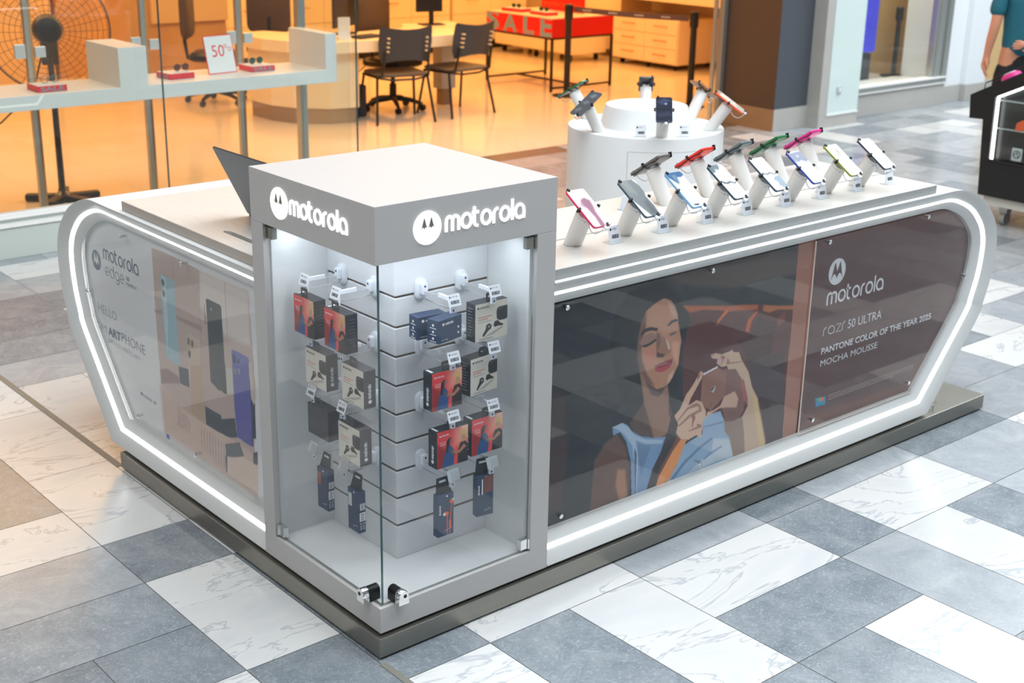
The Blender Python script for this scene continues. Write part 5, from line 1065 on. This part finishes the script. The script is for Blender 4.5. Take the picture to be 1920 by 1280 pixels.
def swivel(loc, rz, label, sc=1):
    t = thing('office_chair', label, 'office chair', loc, rz)
    b_ = MB()
    for k in range(5): a = 2*PI*k/5+.3; b_.tube([(0, 0, .12), (.17*math.cos(a), .17*math.sin(a), .10), (.29*math.cos(a), .29*math.sin(a), .065)], [.028, .024, .016], 8)
    b_.build('star_base', 'frame_b', t, smooth=True)
    for k in range(5): a = 2*PI*k/5+.3; MB().cyl((.29*math.cos(a)-.02, .29*math.sin(a), .03), (.29*math.cos(a)+.02, .29*math.sin(a), .03), .03, n=14).build('castor', 'frame_b', t, smooth=True)
    MB().lathe([(.035, .10), (.035, .25), (.022, .26), (.022, .42)], n=14).build('gas_lift', 'frame_b', t)
    P = rrect(.48, .46, .10, 5); MB().loft([[(a*q, c*q, z) for a, c in P] for q, z in ((.85, .42), (1, .44), (1, .48), (.9, .50))]).build('seat', 'black', t, smooth=True)
    P = rrect(.44, .46, .10, 5); MB().loft([[(a*q, .25+d, .86+c*q) for a, c in P] for q, d in ((.9, -.03), (1, -.01), (1, .02), (.9, .04))]).build('backrest', 'brown', t, smooth=True)
    MB().tube([(0, .05, .43), (0, .27, .44), (0, .29, .60), (0, .28, .80)], .02, 8).build('back_support', 'frame_b', t)
swivel((5.75, 7.98, 0), .2, 'black swivel chair under the service desk between the visitor chairs')
swivel((4.55, 9.3, 0), .9, 'dark office chair seen through the glass behind the sign card')
swivel((5.35, 9.6, 0), 2.6, 'dark office chair seen through the glass near the corner post')
# sale table ------------------------------------------------------------------
t = thing('sale_table', 'red sale table on a thin black frame with large grey letters', 'table', (8.25, 8.50, 0), .0)
X0, X1, Y0, Y1 = -.44, .44, -.54, .54
f_ = MB()
for x in (X0, X1):
    for y in (Y0, Y1): f_.box(x-.012, x+.012, y-.012, y+.012, 0.0, .56)
for z in (.03, .55):
    if z > .5: f_.box(X0, X1, Y0-.012, Y0+.012, z, z+.02); f_.box(X0, X1, Y1-.012, Y1+.012, z, z+.02); f_.box(X0-.012, X0+.012, Y0, Y1, z, z+.02); f_.box(X1-.012, X1+.012, Y0, Y1, z, z+.02)
    else: f_.box(X0, X1, Y0-.012, Y0+.012, z, z+.02); f_.box(X0, X1, Y1-.012, Y1+.012, z, z+.02); f_.box(-.012, .012, Y0, Y1, z, z+.02)
f_.build('frame', 'frame_b', t)
MB().box(X0-.01, X1+.01, Y0-.01, Y1+.01, .57, .765).build('apron', 'red', t, bevel=.002); MB().box(X0, X1, Y0, Y1, .765, .772).build('table_top', 'cream', t)
mb = MB(); fs = lambda u, v, d: (X0-.011-d, -u, v)
text(mb, 'S', -.55, .50+.07, -.33, .80, fs, .001, bold=.04); text(mb, 'A', -.26, .575, -.02, .76, fs, .001, bold=.03); text(mb, 'L', .08, .575, .26, .80, fs, .001, bold=.03); text(mb, 'E', .36, .575, .54, .80, fs, .001, bold=.03)
for i, v in enumerate(mb.v):
    if v[2] > .763: mb.v[i] = (v[0], v[1], .763)
    if v[2] < .572: mb.v[i] = (v[0], v[1], .572)
mb.build('sale_lettering', 'blueg', t)
mb = MB(); text(mb, 'COLECCION DE DESCUENTOS', -.38, .585, .36, .612, fs, .002); mb.build('slogan_lettering', 'orange_ink', t)
tray(8.02, 8.80, .7725, .16, .30, .035, .1, 'red tray with dark sunglasses at the far end of the sale table', False); sg(8.02, 8.80, .8095, -1.3, 'lensg', 'tort', 'green tinted sunglasses on the far tray of the sale table')
tray(8.02, 8.34, .7725, .16, .30, .035, -.1, 'red tray with dark sunglasses at the near end of the sale table', False); sg(8.02, 8.34, .8095, -1.3, 'lensg', 'tort', 'green tinted sunglasses on the near tray of the sale table')
t = thing('sale_sign', 'upright red sign standing at the back of the sale table', 'sign', (8.50, 8.60, .7725), 0)
MB().box(-.02, .0, -.40, .30, 0, .26).build('board', 'red', t); mb = MB(); text(mb, 'ESPECIALES', -.26, .045, .36, .085, lambda u, v, d: (-.0205-d, -u, v), .001); mb.build('lettering', 'orange_ink', t)
# stanchions with belt
for (x, y), lb in (((7.78, 7.68), 'black queue post standing in front of the sale table'), ((8.35, 6.45), 'black queue post by the dark entrance column')):
    t = thing('stanchion', lb, 'queue post', (x, y, 0), 0, 'queue posts of the shop')
    MB().lathe([(.150, 0), (.150, .01), (.05, .022), (.033, .03), (.033, .78), (.045, .80), (.045, .935), (.035, .945)], n=24).build('post', 'frame_b', t, smooth=True)
A, B = Vector((7.825, 7.65, 0)), Vector((8.32, 6.50, 0)); bm_ = MB(); n = 8
for i in range(n):
    a, b_ = A.lerp(B, i/n), A.lerp(B, (i+1)/n); sg_ = lambda q: .895-.02*q-.01*math.sin(PI*q)
    bm_.add([(a.x, a.y, sg_(i/n)-.028), (b_.x, b_.y, sg_((i+1)/n)-.028), (b_.x, b_.y, sg_((i+1)/n)+.028), (a.x, a.y, sg_(i/n)+.028)], [(0, 1, 2, 3)])
t = thing('queue_belt', 'brown printed belt stretched between the two queue posts', 'belt')
bm_.build('belt', 'belt', t); pr = MB()
d_ = (B-A).normalized()
for q in (.12, .35, .58, .81):
    c = A.lerp(B, q)+Vector((-.004, -.001, 0)); z = .889-.02*q-.01*math.sin(PI*q)
    text(pr, 'OPEN', -.05, 0, -.005, .014, lambda u, v, dd: (c.x+d_.x*u, c.y+d_.y*u, z+v), 0) if False else None
    for k in range(5): pr.add([(c.x+d_.x*(k*.02-.05), c.y+d_.y*(k*.02-.05), z), (c.x+d_.x*(k*.02-.036), c.y+d_.y*(k*.02-.036), z), (c.x+d_.x*(k*.02-.036), c.y+d_.y*(k*.02-.036), z+.014), (c.x+d_.x*(k*.02-.05), c.y+d_.y*(k*.02-.05), z+.014)], [(0, 1, 2, 3)])
pr.build('belt_print', 'beltw', t)
# drawer units -------------------------------------------------------------------
def drawers(loc, rz, w, d, h, nx, nz, z0, label, feet=True, group='cream drawer units', lock=False):
    """front faces -y locally"""
    t = thing('drawer_unit', label, 'drawers', loc, rz, group)
    MB().box(-w/2, w/2, 0, d, z0, h).build('carcass', 'cream', t, bevel=.004)
    for i in range(nx):
        for j in range(nz):
            x0 = -w/2+.012+i*(w-.024)/nx; z_0 = z0+.012+j*(h-z0-.024)/nz
            dr = MB().box(x0+.003, x0+(w-.024)/nx-.003, -.016, 0, z_0+.003, z_0+(h-z0-.024)/nz-.003).build('drawer', 'cream', t, bevel=.002)
            xm = x0+(w-.024)/nx/2; zm = z_0+(h-z0-.024)/nz*.55
            MB().tube([(xm-.10, -.016, zm), (xm-.10, -.036, zm), (xm+.10, -.036, zm), (xm+.10, -.016, zm)], .006, 6).build('handle', 'handle', dr)
    if feet:
        for x in (-w/2+.1, 0, w/2-.1):
            for y in (.08, d-.08): MB().cyl((x-.012, y, .035), (x+.012, y, .035), .035, n=14).box(x-.02, x+.02, y-.02, y+.02, .05, z0).build('castor', 'frame_b', t)
    return t
drawers((10.15, 8.86, 0), -PI/2, 1.10, .75, .60, 2, 3, .07, 'cream six drawer unit on castors right of the sale table')
drawers((9.62, 10.35, 0), -PI/2-.02, 1.5, .6, .44, 3, 1, .10, 'low cream drawer unit on castors seen under the sale table')
tag(box('wall_counter', 10.12, 12.9, 6.9, 9.55, .80, .90, 'cream', bevel=.004), 'deep cream wall counter above the six drawer unit', 'counter')
tag(box('counter_panel', 11.0, 11.06, 6.3, 12.3, 0, .80, 'cream'), 'tall cream side panel behind the six drawer unit', 'panel')
tag(box('shop_cabinet', 10.45, 11.0, 9.6, 10.5, .10, 1.5, 'cream', bevel=.006), 'plain cream cabinet between the sale table and the drawer unit', 'cabinet')
for i, x in enumerate((5.2, 6.5, 7.8, 9.1)):
    drawers((x+.6, 11.3+.0, 0), 0, 1.27, .6, 1.5, 2, 4, .12, f'tall cream wall drawer unit, {["leftmost", "second", "third", "rightmost"][i]} along the back wall', False, 'drawer units along the back wall')
tag(box('kick_board', 5.15, 10.35, 11.36, 11.9, 0, .118, 'frame_b'), 'dark kick board under the back wall drawer units', 'kick board')
# left part of the shop
for i, (x0, x1) in enumerate(((-1.35, 2.6), (2.65, 3.9), (3.95, 5.1))):
    tag(box('wood_cabinet', x0, x1, 11.7, 12.3, 0, 2.2, 'wood' if i != 1 else 'cream2', bevel=.006), ['wide oak cabinet behind the pedestal fan', 'pale tan cabinet right of the fan', 'oak cabinet left of the dark office chairs'][i], 'cabinet', 'oak cabinets behind the window shelf')
t = thing('glass_showcase_cabinet', 'oak cabinet with a glass box holding sunglasses, behind the shelf', 'display cabinet', (4.55, 10.3, 0))
MB().box(-.55, .55, -.25, .25, 0, 1.0).build('body', 'wood', t, bevel=.004); MB().box(-.30, .55, -.30, -.25, .72, .98).build('drawer_front', 'cream2', t, bevel=.004); MB().box(-.30, .52, -.22, .22, 1.0, 1.4).build('glass_box', 'shopglass', t)
sg(4.6, 10.25, 1.001, 0, 'lens', 'tort', 'brown sunglasses inside the glass box of the oak cabinet')
# ================================================================ BLACK KIOSK AT THE RIGHT
t = thing('black_kiosk', 'black accessory kiosk with a lit glass front at the right edge of the view', 'kiosk', (6.3, 0, 0))
pf = [(1.932, .20), (1.966, .705), (2.068, .700), (2.080, .856), (1.22, 1.31), (.38, .856), (.392, .700), (.494, .705), (.528, .20)]
win = [(1.885, .450), (1.895, .862), (1.230, 1.19), (.565, .862), (.575, .450)]
def yz(y, z, d): return (d, y, z)
fb = MB(); n = len(pf)
fb.prism(pf, yz, .05, 1.3, 0)
for i in range(n): pass
lo = [(1.932, .20), (1.966, .705), (2.068, .700), (2.080, .856), (1.22, 1.31), (.38, .856), (.392, .700), (.494, .705), (.528, .20)]
wi = [(1.885, .450), (1.8885, .600), (1.892, .740), (1.895, .862), (1.230, 1.19), (.565, .862), (.568, .74), (.5715, .600), (.575, .450)]
fb.add([yz(a, b, d) for d in (0, .05) for a, b in lo+wi], [f for i in range(9) for f in [((i), (i+1) % 9, 9+(i+1) % 9, 9+i)]]+[(18+i, 18+(i+1) % 9, (i+1) % 9, i) for i in range(9)]+[(27+i, 27+(i+1) % 9, 9+(i+1) % 9, 9+i) for i in range(9)])
fb.build('body', 'blackgloss', t)
MB().prism([(1.90, .135), (1.90, .20), (.56, .20), (.56, .135)], yz, .03, 1.27).build('base', 'beigep', t)
for y in (1.78, .70):
    for x in (.12, 1.15): MB().cyl((x, y-.02, .045), (x, y+.02, .045), .045, n=20).box(x-.03, x+.03, y-.03, y+.03, .085, .135).build('castor', 'steel2', t, smooth=True)
l_ = MB(); ribbon(l_, [(1.872, .455), (1.880, .855)], .016, yz, .008, .020); ribbon(l_, [(1.880, .862), (1.230, 1.178)], .012, yz, .008, .020); ribbon(l_, [(1.230, 1.178), (.58, .862)], .012, yz, .008, .020); l_.build('led_strip', 'led', t)
sh_ = MB(); sh_.box(.02, .048, .60, 1.87, .655, .66); sh_.box(.02, .048, .60, 1.87, .84, .845); sh_.build('glass_shelf', 'clampw', t)
MB().prism([(1.868, .46), (1.876, .85), (1.23, 1.17), (.585, .85), (.59, .46)], yz, .002, .005).build('glass_front', 'shopglass', t)
MB().prism([(1.93, .40), (1.93, .43), (.53, .43), (.53, .40)], yz, -.006, 0).build('trim_band', 'black', t)
def small(name, y, z, w, h, m, label, cat):
    tag(MB().prism([(a+y, b+z) for a, b in rrect(w, h, min(w, h)*.35, 3)], lambda a, b, d: (6.3+d, a, b), .022, .046).build(name, m), label, cat)
tag(MB().prism([(1.74, .6605), (1.66, .6605), (1.66, .70), (1.69, .735), (1.73, .71)], lambda a, b, d: (6.3+d, a, b), .022, .046).build('controller', 'orange', bevel=.004), 'orange accessory on the shelf inside the black kiosk', 'accessory')
tag(MB().prism([(1.655, .6605), (1.60, .6605), (1.60, .75), (1.64, .755), (1.655, .71)], lambda a, b, d: (6.3+d, a, b), .022, .046).build('controller', 'blue', bevel=.004), 'blue accessory beside the orange one inside the black kiosk', 'accessory')
t2 = thing('badge_card', 'small grey card with a round mark low inside the black kiosk glass', 'card', (6.322, 1.70, .505), 0)
MB().prism(rrect(.075, .085, .008), lambda a, b, d: (d, a, b+.0), 0, .004).build('card', 'clampw', t2); q_ = MB(); ribbon(q_, arc(0, 0, .024, 0, 360, 16), .006, lambda a, b, d: (d, a, b), -.002, 0); ribbon(q_, [(-.012, -.018), (0, .016), (.014, -.006)], .006, lambda a, b, d: (d, a, b), -.002, 0); q_.build('round_mark', 'ink', t2)
def shoe(y, z, m, label):
    t = thing('slip_case', label, 'accessory', (6.42, y, z), 0); t.rotation_euler = (-.486, 0, 0)
    MB().loft([[(.045*a, .075*b, c) for a, b in disc(0, 0, 1, 16)] for c in (0, .012)]+[[(.04*a, .070*b, .03) for a, b in disc(0, 0, 1, 16)], [(.02*a, .05*b, .042) for a, b in disc(0, 0, 1, 16)]]).build('shell', m, t, smooth=True)
    MB().loft([[(.030*a, .045*b, c) for a, b in disc(0, 0, 1, 16)] for c in (.040, .046)]).build('cap', 'inkw', t, smooth=True)
shoe(1.86, .975, 'pink', 'hot pink accessory lying on top of the black kiosk'); shoe(1.66, 1.081, 'yellow', 'bright yellow accessory lying on top of the black kiosk')
t = thing('wire_rack', 'thin black wire rack lying on the sloping top of the black kiosk', 'rack', (6.42, 0, 0))
MB().tube([(0, 2.05, .885), (0, 2.05, .925), (0, 1.60, 1.17)], .004, 6).build('rod', 'frame_b', t); MB().tube([(.12, 2.05, .885), (.12, 2.05, .925), (.12, 1.60, 1.17)], .004, 6).build('rod', 'frame_b', t)
# ================================================================ PERSON (back view, top right)
def skinned(name, chains, m, parent=None, lv=1):
    vs = []; es = []; rs = []; idx = {}
    for ch in chains:
        prev = None
        for key, co, r in ch:
            if key not in idx: idx[key] = len(vs); vs.append(co); rs.append(r)
            if prev is not None: es.append((prev, idx[key]))
            prev = idx[key]
    me = bpy.data.meshes.new(name); me.from_pydata(vs, es, []); o = bpy.data.objects.new(name, me); COL.objects.link(o)
    md = o.modifiers.new('s', 'SKIN'); sv = me.skin_vertices[0].data
    for i, r in enumerate(rs): sv[i].radius = r if isinstance(r, tuple) else (r, r)
    sv[0].use_root = True; md.use_smooth_shade = True
    o.modifiers.new('u', 'SUBSURF').levels = lv; o.modifiers['u'].render_levels = lv
    dg = bpy.context.evaluated_depsgraph_get(); e = bpy.data.meshes.new_from_object(o.evaluated_get(dg)); e.name = name
    o.modifiers.clear(); o.data = e; e.materials.clear(); e.materials.append(M[m]); e.shade_smooth()
    if parent: o.parent = parent
    return o
PT = thing('person', 'person seen from behind in a teal t-shirt and black shorts at the top right', 'person', (8.30, 2.88, 0), -.69)
N_ = lambda k, x, y, z, r: (k, (x, y, z), r)
hands = []
def hand(side, wx, wy, wz, dx, dy, dz, sx, sy, sz, key):
    """fingers: base offsets across the palm along s, pointing along d"""
    out = []; D = Vector((dx, dy, dz)).normalized(); S = Vector((sx, sy, sz)).normalized(); W = Vector((wx, wy, wz)); Nn = D.cross(S)
    pm = W+D*.065
    out.append([(key, tuple(W), .026), (key+'p', tuple(W+D*.045), (.036, .018)), (key+'q', tuple(pm+D*.02), (.036, .015))])
    for k, (o_, l) in enumerate(((-.027, .070), (-.009, .080), (.009, .075), (.027, .058))):
        b = pm+D*.022+S*o_; out.append([(key+'q', tuple(pm+D*.02), (.036, .015)), (key+'f%d' % k, tuple(b+D*l*.35), .0095), (key+'g%d' % k, tuple(b+D*l*.70+Nn*.010), .0088), (key+'h%d' % k, tuple(b+D*l*.95+Nn*.024), .0078)])
    tb = W+D*.030-S*.030; out.append([(key+'p', tuple(W+D*.045), (.036, .018)), (key+'t0', tuple(tb), .012), (key+'t1', tuple(tb+D*.032-S*.016), .0105), (key+'t2', tuple(tb+D*.055-S*.018+Nn*.008), .009)])
    return out
# front of the person faces +y (local); pelvis is the root
body = [[N_('pel', 0, 0, .93, (.155, .11)), N_('waist', 0, 0, 1.06, (.135, .095)), N_('chest', 0, .0, 1.26, (.165, .11)), N_('sho', 0, 0, 1.42, (.13, .08)), N_('neck', 0, .0, 1.50, .056), N_('nk2', 0, .015, 1.56, .054), N_('hd1', 0, .02, 1.62, (.072, .085)), N_('hd2', 0, .015, 1.69, (.078, .095)), N_('hd3', 0, .005, 1.755, (.060, .075))],
  [N_('sho', 0, 0, 1.42, (.13, .08)), N_('sl', -.17, 0, 1.41, .062), N_('ua1', -.215, -.01, 1.30, .052), N_('el', -.245, -.03, 1.12, .042), N_('fa', -.255, .00, 1.00, .038), N_('wr', -.26, .03, .88, .027)],
  [N_('sho', 0, 0, 1.42, (.13, .08)), N_('sr', .17, 0, 1.41, .062), N_('rua', .225, -.03, 1.28, .052), N_('rel', .25, -.11, 1.11, .044), N_('rfa', .14, -.165, 1.04, .040), N_('rwr', .03, -.175, 1.01, .029)],
  [N_('pel', 0, 0, .93, (.155, .11)), N_('hl', -.095, 0, .84, .088), N_('kl', -.105, .015, .50, .060), N_('cl', -.108, -.01, .34, .052), N_('al', -.11, -.01, .09, .036), N_('fl', -.115, .06, .035, .034), N_('tl', -.12, .15, .025, .028)],
  [N_('pel', 0, 0, .93, (.155, .11)), N_('hr', .095, 0, .84, .088), N_('kr', .105, .015, .50, .060), N_('cr', .108, -.01, .34, .052), N_('ar', .11, -.01, .09, .036), N_('fr', .115, .06, .035, .034), N_('tr', .12, .15, .025, .028)]]
body += hand(0, -.26, .03, .88, 0, .12, -1, 0, 1, .12, 'wr'); body += hand(1, .03, -.175, 1.01, -1, -.02, -.1, 0, 0, 1, 'rwr')
bd = skinned('body', body, 'skin', PT, 2)
sh1 = skinned('t_shirt', [[N_('a', 0, 0, .845, (.182, .138)), N_('b', 0, 0, 1.06, (.165, .125)), N_('c', 0, 0, 1.26, (.188, .132)), N_('d', 0, 0, 1.42, (.148, .098)), N_('n', 0, 0, 1.475, (.075, .07))],
  [N_('d', 0, 0, 1.42, (.148, .098)), N_('l', -.185, 0, 1.40, .078), N_('l2', -.225, -.01, 1.29, .072), N_('l3', -.238, -.02, 1.19, .070)], [N_('d', 0, 0, 1.42, (.148, .098)), N_('r', .185, 0, 1.40, .078), N_('r2', .232, -.04, 1.27, .072), N_('r3', .245, -.075, 1.19, .068)]], 'teal', PT, 2)
skinned('shorts', [[N_('a', 0, 0, .95, (.165, .122)), N_('b', 0, 0, .90, (.175, .13)), N_('bl', -.10, 0, .80, .112), N_('l2', -.105, .01, .62, .095), N_('l3', -.108, .015, .50, .088)], [N_('b', 0, 0, .90, (.175, .13)), N_('br', .10, 0, .80, .112), N_('r2', .105, .01, .62, .095), N_('r3', .108, .015, .50, .088)]], 'blackc', PT, 2)
skinned('hair', [[N_('a', 0, -.035, 1.63, (.072, .062)), N_('b', 0, -.022, 1.71, (.086, .092)), N_('c', 0, -.010, 1.78, (.070, .082))]], 'hair', PT, 2)
fc = MB(); fc.loft([[(.010*a, .105+q, 1.655+.022*b) for a, b in disc(0, 0, 1, 10)] for q in (-.02, .0)]+[[(.006*a, .118, 1.650+.008*b) for a, b in disc(0, 0, 1, 10)]]); fc.build('nose', 'skin', PT, smooth=True)
for s_ in (-1, 1):
    MB().loft([[(s_*.082+.006*q, .005+.016*a, 1.665+.030*b) for a, b in disc(0, 0, 1, 12)] for q in (-1, 1)]).build('ear', 'skin', PT, smooth=True)
    MB().lathe([(.0, 0), (.010, .001), (.010, .003), (.0, .006)], (s_*.032, .094, 1.685), 12, axis='y').build('eye', 'hair', PT)
    skinned('shoe', [[N_('h', s_*.112, -.03, .045, .048), N_('m', s_*.116, .07, .042, .046), N_('t', s_*.122, .17, .036, .040)]], 'inkw', PT, 1)
MB().tube([(-.025, .101, 1.612), (0, .106, 1.609), (.025, .101, 1.612)], .004, 6).build('mouth', 'copper', PT)
SC.render.film_transparent = False
